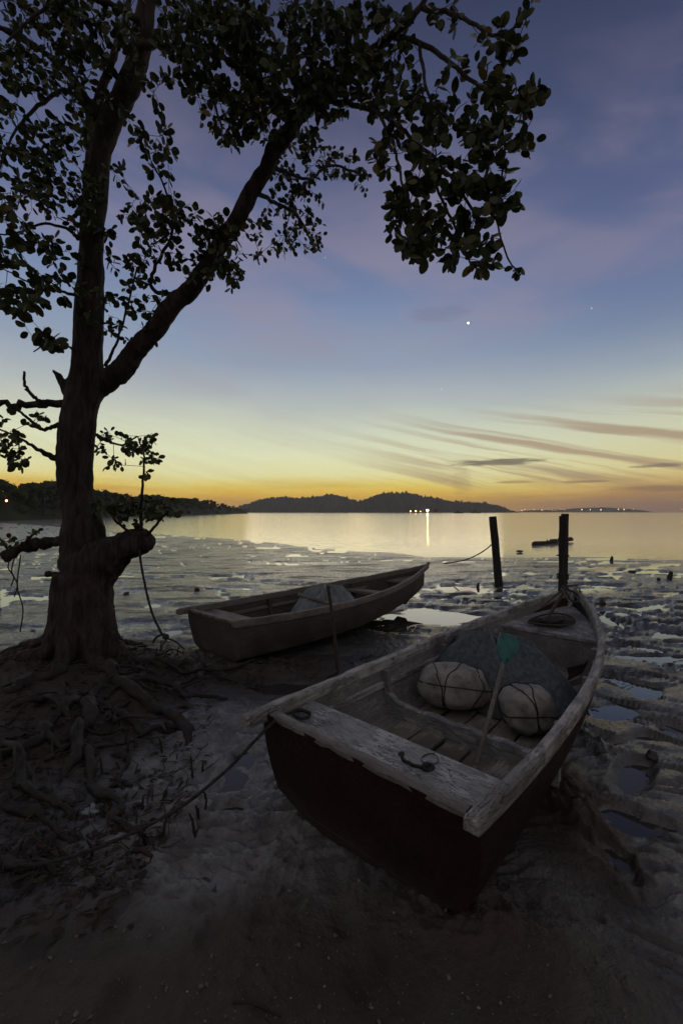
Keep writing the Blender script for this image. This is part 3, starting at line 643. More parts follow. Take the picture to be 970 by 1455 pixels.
    def plank(x0, x1, z, th, name, mat, inset=.002, nn=8):
        mb = MB(); rows = []
        for i in range(nn+1):
            x = x0+(x1-x0)*i/nn; y = bt.inner(x, z=z)-inset; wz = .003*math.sin(i*1.9+x0*9)
            rows.append([(x, y, z-th), (x, y, z+wz), (x, y*.33, z+wz*.5+.003), (x, -y*.33, z+.002-wz), (x, -y, z-wz*.5), (x, -y, z-th)])
        mb.grid(rows, closed=True); mb.add(rows[0], [tuple(range(6))]); mb.add(rows[-1], [tuple(reversed(range(6)))])
        return mb.build(name, mat, t, angle=35)
    plank(.054, .36, zs, .03, 'stern_seat', seatm)
    # bottom boards
    for i in range(5):
        yc = (i-2)*.175; mb = MB(); rows = []
        for k in range(13):
            x = .42+(bt.L*.70-.42)*k/12; hw = min(.078, max(.01, bt.inner(x, z=.10)-abs(yc)))
            z = .092+.010*math.sin(k*.9+i*2)+.012*abs(i-2)
            rows.append([(x, yc-hw, z-.02), (x, yc-hw, z), (x, yc, z+.006), (x, yc+hw, z), (x, yc+hw, z-.02)])
        mb.grid(rows, closed=True); mb.add(rows[0], [tuple(range(5))]); mb.add(rows[-1], [tuple(reversed(range(5)))]); mb.build('floorboard', boardm, t, angle=35)
    # low cross frame with raised knees
    if first:
        x = 1.12; mb = MB(); rows = []
        for i in range(25):
            f = -1+i/12; y = f*(bt.inner(x, z=.22)+.01); a = abs(f); z1 = .215 if a < .80 else .215+(a-.80)/.2*.10
            z1 += .006*math.sin(i*1.3); 
            rows.append([(x-.026, y, .07), (x-.026, y, z1-.006), (x-.018, y, z1), (x+.018, y, z1), (x+.026, y, z1-.006), (x+.026, y, .07)])
        mb.grid(rows, closed=True); mb.add(rows[0], [tuple(range(6))]); mb.add(rows[-1], [tuple(reversed(range(6)))]); mb.build('cross_frame', seatm, t, angle=35)
    else:
        plank(bt.L*.60, bt.L*.60+.2, bt.Z(.62)-.12, .03, 'thwart', seatm)
    # bow: bulkhead and a little deck behind it
    ub = .725 if first else .80
    xb = ub*bt.L; zd = bt.Z(ub)-.115
    mb = MB(); rows = []
    for k in range(9):
        z = .08+(zd-.08)*k/8; y = bt.inner(xb, z=z); rows.append([(xb, y, z), (xb, -y, z), (xb+.025, -y, z), (xb+.025, y, z)])
    mb.grid(rows, closed=True); mb.add(rows[-1], [(0, 1, 2, 3)]); mb.build('bow_bulkhead', innerm, t, angle=35)
    mb = MB(); rows = []
    for i in range(12):
        u = ub-.004+(.955-ub)*i/11; x = u*bt.L; z = zd+.004+(bt.Z(u)-bt.Z(ub))*.8; y = bt.inner(x, z=z)-.002
        rows.append([(x, y, z-.025), (x, y, z), (x, 0, z+.006), (x, -y, z), (x, -y, z-.025)])
    mb.grid(rows, closed=True); mb.add(rows[0], [tuple(range(5))]); mb.add(rows[-1], [tuple(reversed(range(5)))]); mb.build('bow_deck', seatm, t, angle=35)
    # stem post
    mb = MB(); g1 = bt.gun(1, 1); kk = bt.keel(1)
    mb.tube([kk+Vector((-.02, 0, -.03)), kk.lerp(g1, .5)+Vector((.02, 0, -.01)), g1+Vector((.012, 0, .035))], [.02, .026, .03], 6); mb.build('stem', railm, t)
    return t
BIG = Boat([0.033, 1.9103, 0.8485, 4.1119, 0.6094, 0.6894, 0.6288, 0.6597, 0.5156, 0.4451, 0.4339, 0.6864, 0.0034])
SML = Boat([-1.392, 4.5408, 0.7975, 4.2514, 0.5371, 0.715, 0.7927, 0.393, 0.4905, 0.4385, 0.4822, 0.6498, -0.0333])
make_boat(BIG, 'fishing_boat', 'big open wooden boat in front with dark maroon hull and worn grey rails', maroon, rail_paint, inner_paint, grey_paint, board_wood, cap_paint, True)
make_boat(SML, 'fishing_boat', 'smaller brown wooden boat behind the thin pole, with a grey tarpaulin heap inside', brown_hull, brown_rail, brown_hull, brown_rail, board_wood, brown_rail, False)

# ------------------------------------------------------------------ what lies in the boats
def lump(size, seed, n=28, m=18, amp=.09, power=1.0):
    rows = []
    for i in range(m+1):
        th = math.pi*i/m; row = []
        for k in range(n):
            ph = 2*math.pi*k/n; d = np.array([math.sin(th)*math.cos(ph), math.sin(th)*math.sin(ph), math.cos(th)])
            rr = 1+amp*float(fbm(np.array([d[0]*1.6]), np.array([d[1]*1.6]), np.array([d[2]*1.6]), o=4, seed=seed)[0])
            d = np.sign(d)*np.abs(d)**power
            row.append(tuple(d*rr*np.array(size)))
        rows.append(row)
    mb = MB(); mb.grid(rows, closed=True); return mb
def float_bundle(name, loc, rotz, size, seed, label, loops):
    t = empty(name, loc, (0, 0, rotz), label=label, cat='float', group='white foam floats in the boat')
    lump(size, seed, power=.8, amp=.12).build('foam_body', foam, t, angle=180)
    for (nx, ny, nz, off) in loops:
        nrm = Vector((nx, ny, nz)).normalized(); a = nrm.orthogonal().normalized(); b_ = nrm.cross(a); pts = []
        for k in range(41):
            th = 2*math.pi*k/40; d = a*math.cos(th)+b_*math.sin(th)+nrm*off
            d.normalize(); d2 = np.sign(np.array(d))*np.abs(np.array(d))**.8
            rr = 1+.12*float(fbm(np.array([d.x*1.6]), np.array([d.y*1.6]), np.array([d.z*1.6]), o=4, seed=seed)[0])
            pts.append(tuple(d2*rr*np.array(size)*1.012))
        MB().tube(pts, .0042, 6, False).build('lashing', lash, t)
p = WZ(648, 980, .29)
float_bundle('foam_float', (p.x, p.y+.1, .28), R(-12), (.262, .185, .152), 3, 'long white foam float lashed with dark cord, left of the paddle', [(1, .1, .1, -.35), (1, -.3, .0, .1), (.9, .2, -.3, .5), (.1, .25, 1, .05)])
p = WZ(755, 1012, .27)
float_bundle('foam_float', (p.x, p.y+.08, .26), R(10), (.172, .165, .15), 8, 'round white foam float lashed with dark cord, right of the paddle', [(1, .15, .1, -.25), (1, -.35, .15, .25), (.3, 1, -.3, .1), (.05, .25, 1, -.2)])
def heap(name, bt, x, lat, rx, ry, h_, seed, mat, label, cat, peak=(0, 0)):
    rows = []; n = 72; m = 26
    for i in range(m+1):
        r_ = i/m; row = []
        for k in range(n):
            ph = 2*math.pi*k/n
            er = 1+.12*math.sin(3*ph+seed)+.06*math.sin(7*ph+seed*2)
            fold = .16*(1-abs(math.sin(3.2*ph+seed*.7+.8*r_)))**4+.10*(1-abs(math.sin(4.5*ph+seed+1.2*r_)))**2+.06*(1-abs(math.sin(7.5*ph+3*seed-r_)))**2+.02*math.sin(31*ph)-.03
            z = h_*max(0, (1-r_**1.9))**.9*(1+fold*min(1, r_*1.6)*1.7)
            z += h_*.05*float(perlin(np.array([math.cos(ph)*r_*3]), np.array([math.sin(ph)*r_*3]), seed=seed)[0])
            if i == m: z = 0
            lx = x+peak[0]*(1-r_)+math.cos(ph)*r_*rx*er; ly = lat+peak[1]*(1-r_)+math.sin(ph)*r_*ry*er
            lim = bt.inner(lx, z=.11+max(z, .02))-.012; ly = max(-lim, min(lim, ly))
            row.append(bt.to_world((lx, ly, .115+max(z, 0))))
        rows.append(row)
    mb = MB(); mb.grid(rows, closed=True)
    return tag(mb.build(name, mat, None, angle=70), label, cat)
heap('fishing_net', BIG, 2.10, .08, .56, .62, .45, 2, netm, 'heap of dark green fine fishing net behind the two foam floats', 'fishing net', (.0, .12))
heap('tarpaulin', SML, 1.72, .02, .52, .58, .47, 5, tarpm, 'grey green tarpaulin draped in a heap in the smaller boat', 'tarpaulin', (.05, .05))

def paddle(name, p0, p1, rad, blade_l, blade_w, label, bm, sm, face=Vector((0, -1, .15))):
    p0, p1 = Vector(p0), Vector(p1); ax = (p1-p0).normalized(); L = (p1-p0).length
    n_ = (face-ax*face.dot(ax)).normalized(); sd = ax.cross(n_)
    t = empty(name, p0, label=label, cat='paddle')
    mb = MB(); mb.tube([Vector(), ax*(L*.5), ax*(L-blade_l*.85)], [rad, rad, rad*.95], 12); mb.build('shaft', sm, t)
    rows = []
    for i in range(13):
        f = i/12; w = blade_w/2*(.22+.72*smooth(f, 0, .42)+.06*f)
        if f > .8: w *= max(.0, 1-((f-.8)/.208)**3.2)**.5
        c = ax*(L-blade_l+f*blade_l); th = .010+.016*max(0, 1-f*1.25)
        rows.append([c-sd*w+n_*.004, c-sd*w*.5+n_*.007, c+n_*th, c+sd*w*.5+n_*.007, c+sd*w+n_*.004, c+sd*w-n_*.004, c-n_*(th*.8), c-sd*w-n_*.004])
    mb = MB(); mb.grid(rows, closed=True); mb.add(rows[0], [tuple(range(8))]); mb.add(rows[-1], [tuple(reversed(range(8)))]); mb.build('blade', bm, t, angle=50)
paddle('paddle', WZ(677, 1086, .10), W(725, 902, 2.85), .014, .205, .145, 'wooden paddle with a teal plastic blade standing between the floats', teal, shaft_wood)
a_, b_ = WZ(428, 846, .47), WZ(486, 863, .44)
m = MB(); pp = [a_.lerp(b_, k/8) for k in range(9)]; m.tube(pp, [.024]*9, 10); t = empty('oar', (0, 0, 0), label='pale wooden oar loom lying across the tarpaulin in the smaller boat', cat='oar'); m.build('shaft', shaft_wood, t)
m = MB(); e = (a_-b_).normalized(); m.tube([a_+e*.0, a_+e*.05], [.032, .03], 10); m.build('grip', shaft_wood, t)
t_ = BIG.to_world((3.17, .0, BIG.Z(.77)-.085)); t = empty('crab_net', t_, (R(3), R(-5), BIG.hd-R(40)), label='dark oval crab net on a wire ring lying on the bow deck', cat='crab net')
m = MB(); m.tube([(.235*math.cos(k*.2618), .165*math.sin(k*.2618), .035+.015*math.sin(k*.52)) for k in range(25)], .009, 6, False); m.build('ring', iron, t)
m = MB()
for k in range(-7, 8):
    f = k/7.5; w = math.sqrt(1-f*f)
    m.tube([(.235*f, .165*w*q, .02+.015*abs(q)*w-.012*(1-q*q)) for q in (-1, -.5, 0, .5, 1)], .0035, 4)
    m.tube([(.235*w*q, .165*f, .018+.015*abs(q)*w-.012*(1-q*q)) for q in (-1, -.5, 0, .5, 1)], .0035, 4)
m.build('netting', lash, t)
for i in range(9):
    a = rnd.uniform(0, 6.28); q = rnd.random()**.6*.13
    MB()
m = lump((.12, .075, .022), 14, 16, 10, .5); o = m.build('bait_bag', lash, t, angle=180); o.location = (0, 0, .03)
# wooden anchor at the bow
t = empty('wooden_anchor', BIG.to_world((3.62, .03, BIG.Z(.9)-.05)), label='rough wooden stick anchor leaning on the bow against the dark post', cat='anchor')
ti = Matrix.Translation(t.location).inverted()
def loc(*pts): return [ti @ Vector(p) for p in pts]
bz = BIG.to_world((3.2, .06, BIG.Z(.78)-.07))
MB().tube(loc(bz, W(798, 845, 4.55), W(802, 836, 4.72)), [.018, .016, .014], 8, rough=.08).build('shank', pole_wood, t)
MB().tube(loc(W(799, 838, 4.66), W(786, 848, 4.5), W(769, 862, 4.32)), [.012, .011, .008], 7, rough=.1).build('fluke', pole_wood, t)
MB().tube(loc(W(797, 836, 4.66), W(803, 845, 4.5), W(808, 856, 4.35)), [.011, .01, .008], 7, rough=.1).build('fluke', pole_wood, t)
MB().tube(loc(W(798, 833, 4.72), W(810, 832.5, 4.7), W(822, 831, 4.7)), [.012, .01, .007], 7, rough=.1).build('stock', pole_wood, t)
pts = spline([tuple(W(*q)) for q in ((800, 832, 4.72), (806, 846, 4.5), (812, 854, 4.4), (819, 855, 4.42), (822, 852, 4.5), (820, 845, 4.62), (812, 840, 4.66), (806, 838, 4.68), (801, 834, 4.72))], 6)
MB().tube([tuple(Vector(p)-t.location) for p in pts], .010, 6).build('lashing', ropem, t)
# cord and plug on the stern seat
zs = BIG.Z(.04)-.058
def seat(px, py, dz=.012): return WZ(px, py, zs+dz)
sp_ = spline([tuple(seat(*q)) for q in ((567, 1072, .03), (572, 1070, .045), (571, 1077, .03), (578, 1083, .015), (590, 1088, .012), (601, 1090, .02), (611, 1086, .03), (615, 1091, .02), (606, 1094, .016), (600, 1089, .03), (609, 1084, .04))], 6)
t = tag(MB().tube(sp_, [.009]*len(sp_), 8, rough=.1).build('rubber_cord', blackrub), 'short black rubber cord with a knotted end on the stern seat', 'cord')
sp_ = spline([tuple(seat(*q)) for q in ((600, 1076, .004), (612, 1071, .005), (622, 1076, .004), (620, 1084, .006), (610, 1086, .004), (598, 1080, .005), (604, 1072, .006), (618, 1070, .004))], 6)
MB().tube(sp_, .0018, 5).build('loose_line', lash, t)

# ------------------------------------------------------------------ mooring ropes
def rope(pts, r_, label, per=8, name='mooring_rope', twist=.5):
    P = spline([tuple(p) for p in pts], per); mb = MB(); mb.tube(P, [r_]*len(P), 7, rough=.12, twist=twist)
    return tag(mb.build(name, ropem), label, 'rope')
tz = BIG.Z(0)+.01
rp = [W(8, 1232, 1.78), W(80, 1223, 1.85), W(160, 1196, 1.95), W(250, 1151, 2.05), W(320, 1096, 2.13), W(372, 1042, 2.2), W(392, 1024, 2.235), W(402, 1018, 2.29), WZ(412, 1013, zs+.03), WZ(430, 1010, zs+.02), WZ(440, 1016, zs+.015), WZ(428, 1021, zs+.02), WZ(416, 1014, zs+.03), WZ(424, 1008, zs+.045), WZ(442, 1013, zs+.03)]
rope(rp, .0085, 'dark mooring rope from the big boat\'s transom down to the left edge')
rp = [W(198, 768, 4.05), W(199, 790, 4.03), W(206, 830, 4.0), W(216, 870, 3.97), W(230, 900, 3.92), W(237, 906, 3.9), W(233, 901, 3.93), W(222, 906, 3.92), W(217, 914, 3.9)]
t = rope(rp, .011, 'thin dark rope hanging from the sawn stub of the tree to the mud')
q = W(236, 905, 3.9); k_ = lump((.03, .025, .028), 31, 12, 8, .3).build('knot', ropem, t, angle=180); k_.location = q
k2 = spline([tuple(W(*v)) for v in ((238, 907, 3.9), (250, 912, 3.95), (262, 922, 3.8)) ], 5); MB().tube(k2, .009, 6).build('rope_tail', ropem, t)
k2 = spline([tuple(W(*v)) for v in ((238, 907, 3.9), (230, 920, 3.75), (236, 932, 3.65), (246, 938, 3.6)) ], 5); MB().tube(k2, .009, 6).build('rope_tail', ropem, t)
rope([W(700, 772, 9.35), W(688, 782, 9.6), W(672, 791, 9.9), W(655, 797, 10.6), W(630, 801, 11.6)], .014, 'slack rope running left from the leaning dark post over the mud')

# ------------------------------------------------------------------ posts and poles
def post(name, base, top, r_, label, group=None, extra=None, mat=post_wood):
    base, top = Vector(base), Vector(top); t = empty(name, base, label=label, cat='post', group=group)
    d = top-base; pts = [d*(k/10)+Vector((rnd.uniform(-.004, .004), rnd.uniform(-.004, .004), 0)) for k in range(11)]; pts[0] = d*-.06
    m = MB(); m.tube(pts, [r_*(1.06-.08*k/10) for k in range(11)], 12, rough=.05, seed=rnd.random()*6)
    m.build('shaft', mat, t, angle=60)
    return t, d
b_ = W(709, 831, 9.3); b_.z = -.1
post('mooring_post', b_, W(699.5, 734, 9.35), .083, 'dark wooden post leaning left, alone on the mud')
b_ = W(797, 880, 5.35); b_.z = -.1
t, d = post('mooring_post', b_, W(799.5, 733, 5.35), .047, 'dark upright double post standing right behind the big boat\'s bow')
d2 = W(804.5, 730, 5.35)-b_
m = MB(); m.tube([d2*(k/10)+Vector((.026-.026*k/10+.0, .035, 0)) for k in range(11)], [.045]*11, 12, rough=.05, seed=3); m.build('second_shaft', post_wood, t, angle=60)
m = MB()
for zz in (.86, .885, .91, 1.15):
    m.tube([(.012+.068*math.cos(k*.5236)+d.x*zz/d.z, .018+.066*math.sin(k*.5236), zz+.006*math.sin(k)) for k in range(13)], .009, 6, False)
m.build('lashing', ropem, t)
pts = spline([tuple(W(*q)-b_) for q in ((803, 778, 5.28), (800, 800, 5.2), (801, 820, 5.1), (808, 838, 4.95))], 5); MB().tube(pts, .006, 6).build('loose_line', ropem, t)
b_ = WZ(480, 957, 0.0); b_.z = -.1
pts = spline([tuple(b_), tuple(W(475, 900, 4.18)), tuple(W(466, 832, 4.16))], 6)
t = empty('thin_pole', b_, label='thin bare pole stuck in the mud between the two boats', cat='pole'); MB().tube([tuple(Vector(p)-b_) for p in pts], [.017]*6+[.016]*7, 8, rough=.06).build('shaft', pole_wood, t)
MB().tube([tuple(Vector(p)-b_) for p in spline([tuple(WZ(479, 952, .03)), tuple(WZ(471, 958, .05)), tuple(WZ(462, 965, .0))], 4)], .012, 6).build('side_branch', pole_wood, t)
p = W(-2, 1240, 1.72); t = empty('edge_post', (p.x-.018, p.y, -.05), label='reddish brown rough post at the left edge with the rope tied to it', cat='post')
m = MB(); pts = [((rnd.uniform(-.006, .006)), rnd.uniform(-.006, .006), k*.095) for k in range(17)]; m.tube(pts, [.019-.0002*k for k in range(17)], 10, rough=.1); m.build('shaft', red_post, t)
m = MB()
for zz in (.19, .205, .22): m.tube([(.026*math.cos(k*.628), .026*math.sin(k*.628), zz) for k in range(11)], .008, 6, False)
m.build('rope_turns', ropem, t)

# ------------------------------------------------------------------ the mangrove tree
def TP(*a): return tuple(W(a[0], a[1], a[2]))+(a[3]/2/FOC*a[2]*(.86 if a[3] > 20 else 1)*math.cos(math.atan((a[0]-CX)/FOC)),)
tree = empty('mangrove_tree', (-2.6, 4.3, .15), label='big dark mangrove tree on tangled roots, its leafy limb arching over the boats', cat='tree')
TL = Vector(tree.location)
CH = {}   # skeleton chains: x, y, z, radius
CH['trunk'] = [TP(116, 985, 4.12, 150), TP(117, 945, 4.18, 118), TP(119, 900, 4.22, 94), TP(121, 850, 4.28, 84), TP(121, 800, 4.3, 82), TP(114, 740, 4.3, 68), TP(108, 690, 4.3, 62), TP(108, 640, 4.3, 63), TP(114, 590, 4.3, 66), TP(121, 545, 4.3, 66),
               TP(124, 500, 4.3, 52), TP(128, 420, 4.3, 49), TP(132, 310, 4.3, 45), TP(141, 220, 4.3, 46), TP(160, 165, 4.22, 40), TP(185, 118, 4.15, 40), TP(203, 50, 4.05, 36), TP(214, -40, 3.95, 30), TP(225, -160, 3.8, 20), TP(215, -260, 3.7, 8)]
CH['limb'] = [TP(124, 590, 4.3, 40), TP(142, 548, 4.28, 48), TP(182, 516, 4.2, 46), TP(228, 455, 4.1, 41), TP(275, 400, 4.0, 36), TP(322, 338, 3.9, 34), TP(362, 270, 3.8, 32), TP(397, 203, 3.65, 30), TP(432, 158, 3.5, 28), TP(472, 122, 3.35, 22), TP(522, 82, 3.2, 18), TP(576, 38, 3.05, 13), TP(615, -20, 2.95, 8)]
CH['left_limb'] = [TP(140, 235, 4.3, 30), TP(134, 185, 4.28, 24), TP(126, 150, 4.2, 18), TP(92, 100, 4.1, 14), TP(45, 62, 4.0, 11), TP(-30, 25, 3.9, 8)]
CH['inner_limb'] = [TP(136, 190, 4.3, 26), TP(142, 140, 4.25, 18), TP(158, 90, 4.2, 14), TP(178, 30, 4.15, 12), TP(190, -40, 4.1, 8)]
CH['stub'] = [TP(118, 815, 4.3, 108), TP(138, 803, 4.28, 96), TP(158, 790, 4.25, 74), TP(178, 778, 4.2, 54), TP(194, 771, 4.16, 46), TP(207, 766, 4.12, 42), TP(212, 763, 4.11, 30)]
CH['left_stub'] = [TP(105, 768, 4.3, 22), TP(70, 771, 4.25, 20), TP(38, 777, 4.2, 20), TP(8, 792, 4.15, 22)]
CH['knob'] = [TP(95, 818, 4.3, 16), TP(74, 815, 4.27, 13), TP(66, 817, 4.26, 9)]
CH['spike'] = [TP(112, 585, 4.3, 34), TP(97, 560, 4.28, 24), TP(86, 538, 4.26, 16), TP(74, 525, 4.25, 5)]
def to_l(p): return (p[0]-TL.x, p[1]-TL.y, p[2]-TL.z)
mb = MB()
for nm_, ch in CH.items():
    S = spline(ch, 7); S[:, 3] = np.clip(S[:, 3]*(.80 if nm_ == 'limb' else .96), .006, None)
    if nm_ == 'limb': S[:, :3] += np.stack([fbm(np.arange(len(S))*.13, np.zeros(len(S)), o=2, seed=90+k) for k in range(3)], 1)*.035
    mb.tube([to_l(p) for p in S], list(S[:, 3]), 14, True)
# root flare at the foot
for a in np.linspace(0, 6.28, 9)[:-1]:
    a += rnd.uniform(-.25, .25); c0 = Vector(W(119, 905, 4.22)); L_ = rnd.uniform(.5, .75)
    pts = []
    for k in range(8):
        f = k/7; x, y = c0.x+math.cos(a)*(.12+L_*f), 4.2+math.sin(a)*(.12+L_*f)
        pts.append((x-TL.x, y-TL.y, max(G(x, y)-.02, .62-1.35*f**.6+.35)-TL.z if f < .35 else G(x, y)+.05-.08*f-TL.z))
    pts = spline(pts, 3); mb.tube(pts, list(np.linspace(.12, .045, len(pts))), 10)
me0 = mb.mesh('trunk', False); tmp = link('trunk', me0, None)
md = tmp.modifiers.new('r', 'REMESH'); md.mode = 'VOXEL'; md.voxel_size = .016
md = tmp.modifiers.new('s', 'SMOOTH'); md.iterations = 5; md.factor = .5
dg = bpy.context.evaluated_depsgraph_get(); me = bpy.data.meshes.new_from_object(tmp.evaluated_get(dg))
bpy.data.objects.remove(tmp); bpy.data.meshes.remove(me0)
me.name = 'trunk'
n = len(me.vertices); co = np.empty(n*3); me.vertices.foreach_get('co', co); co = co.reshape(-1, 3); no = np.empty(n*3); me.vertices.foreach_get('normal', no); no = no.reshape(-1, 3)
low = smooth(co[:, 2], 3.6, 1.0)
fur = .6-np.abs(fbm(co[:, 0]*8, co[:, 1]*8, co[:, 2]*1.6, o=3, seed=61))*2
lum = fbm(co[:, 0]*2.6, co[:, 1]*2.6, co[:, 2]*1.8, o=3, seed=62)
co = co+no*(((.009+.014*low)*fur+(.014+.02*low)*lum)[:, None])
me.vertices.foreach_set('co', co.ravel()); me.update(); me.polygons.foreach_set('use_smooth', np.ones(len(me.polygons), bool))
me.materials.clear(); link('trunk', me, tree, barkm)

# roots snaking over the mud
def root(pts, r0, r1, seed, arch=.0, name='root'):
    r0 *= .8
    P = spline(pts, 14 if r0 > .02 else 7); n_ = len(P); V = []
    for i, (x, y) in enumerate(P):
        f = i/(n_-1); f2 = f*20; x += .035*math.sin(f2*.7+seed); y += .03*math.cos(f2*.55+seed*2)
        V.append((x-TL.x, y-TL.y, G(x, y)-r0*.12*(1-f)+.004+arch*math.sin(f*math.pi)+.012*math.sin(f2*.9+seed)-.05*max(0, f-.85)/.15*1.0-TL.z))
    rr = [(r0+(r1-r0)*(i/(n_-1))**.7)*(1+.14*math.sin(i/n_*23+seed)+.08*math.sin(i/n_*61+seed)) for i in range(n_)]
    mb = MB(); mb.tube(V, rr, 12 if r0 > .02 else 7, True, rough=.09, seed=seed)
    A = np.array(mb.v); A = A+np.stack([fbm(A[:, 0]*13, A[:, 1]*13, A[:, 2]*13, o=3, seed=k+int(seed)) for k in (70, 75, 80)], 1)*min(.016, r0*.42)
    mb.v = [tuple(p) for p in A]; mb.build(name, rootm, tree, angle=180)
def GX(px, py, z=.1): p = WZ(px, py, z); return (p.x, p.y)
RT = [([GX(150, 935), GX(195, 945), GX(235, 950), GX(285, 935)], .075, .02), ([GX(150, 960), GX(190, 985), GX(240, 1000), GX(268, 1045)], .075, .035), ([GX(135, 985), GX(125, 1025), GX(108, 1055), GX(98, 1095)], .07, .035),
      ([GX(95, 970), GX(50, 985), GX(10, 1000), GX(-40, 1010)], .08, .03), ([GX(100, 1000), GX(70, 1040), GX(30, 1070), GX(-20, 1090)], .06, .025), ([GX(175, 975), GX(235, 970), GX(285, 985), GX(330, 975)], .05, .012),
      ([GX(10, 1125), GX(50, 1140), GX(95, 1160), GX(118, 1162)], .045, .012), ([GX(-10, 1060), GX(40, 1100), GX(70, 1130), GX(140, 1130)], .04, .015), ([GX(120, 1060), GX(150, 1120), GX(175, 1140), GX(195, 1180)], .04, .012),
      ([GX(30, 950), GX(60, 945), GX(85, 955)], .03, .04), ([GX(0, 935), GX(40, 925), GX(90, 935)], .025, .05), ([GX(160, 1010), GX(215, 1030), GX(235, 1020), GX(265, 1012)], .035, .012),
      ([GX(60, 1180), GX(45, 1205), GX(80, 1222)], .022, .008), ([GX(5, 1190), GX(50, 1210), GX(95, 1200)], .03, .01), ([GX(200, 940), GX(260, 955), GX(330, 945), GX(395, 930)], .03, .01), ([GX(270, 930), GX(330, 960), GX(390, 955)], .022, .008),
      ([GX(40, 1040), GX(90, 1060), GX(150, 1050)], .03, .014), ([GX(20, 1020), GX(70, 1010), GX(110, 1030)], .03, .02), ([GX(165, 1060), GX(180, 1090), GX(150, 1110)], .025, .01)]
for i, (pts, r0, r1) in enumerate(RT): root(pts, r0, r1, i*1.7, .02*(i % 3))
for i in range(75):
    a = rnd.uniform(0, 6.28); q = rnd.uniform(.3, 1.3); x, y = -2.4+math.cos(a)*q*.9, 3.3+math.sin(a)*q*1.1
    if y < 2.05: continue
    pts = [(x, y)]; th = rnd.uniform(0, 6.28)
    for k in range(4):
        th += rnd.gauss(0, .6); x += .13*math.cos(th); y += .13*math.sin(th); pts.append((x, y))
    root(pts, rnd.uniform(.008, .02), .005, i, rnd.uniform(0, .06), 'rootlet')
# pencil roots poking up
for i in range(34):
    px, py = rnd.choice([(rnd.uniform(130, 300), rnd.uniform(1130, 1215)), (rnd.uniform(200, 440), rnd.uniform(930, 965)), (rnd.uniform(20, 300), rnd.uniform(1030, 1200))])
    x, y = GX(px, py, .05); z = G(x, y); h_ = rnd.uniform(.04, .11); l_ = rnd.uniform(-.03, .03)
    MB().tube([(x-TL.x, y-TL.y, z-.02-TL.z), (x+l_*.5-TL.x, y-TL.y, z+h_*.6-TL.z), (x+l_-TL.x, y+l_*.4-TL.y, z+h_-TL.z)], [.008, .006, .003], 6).build('pencil_root', rootm, tree)

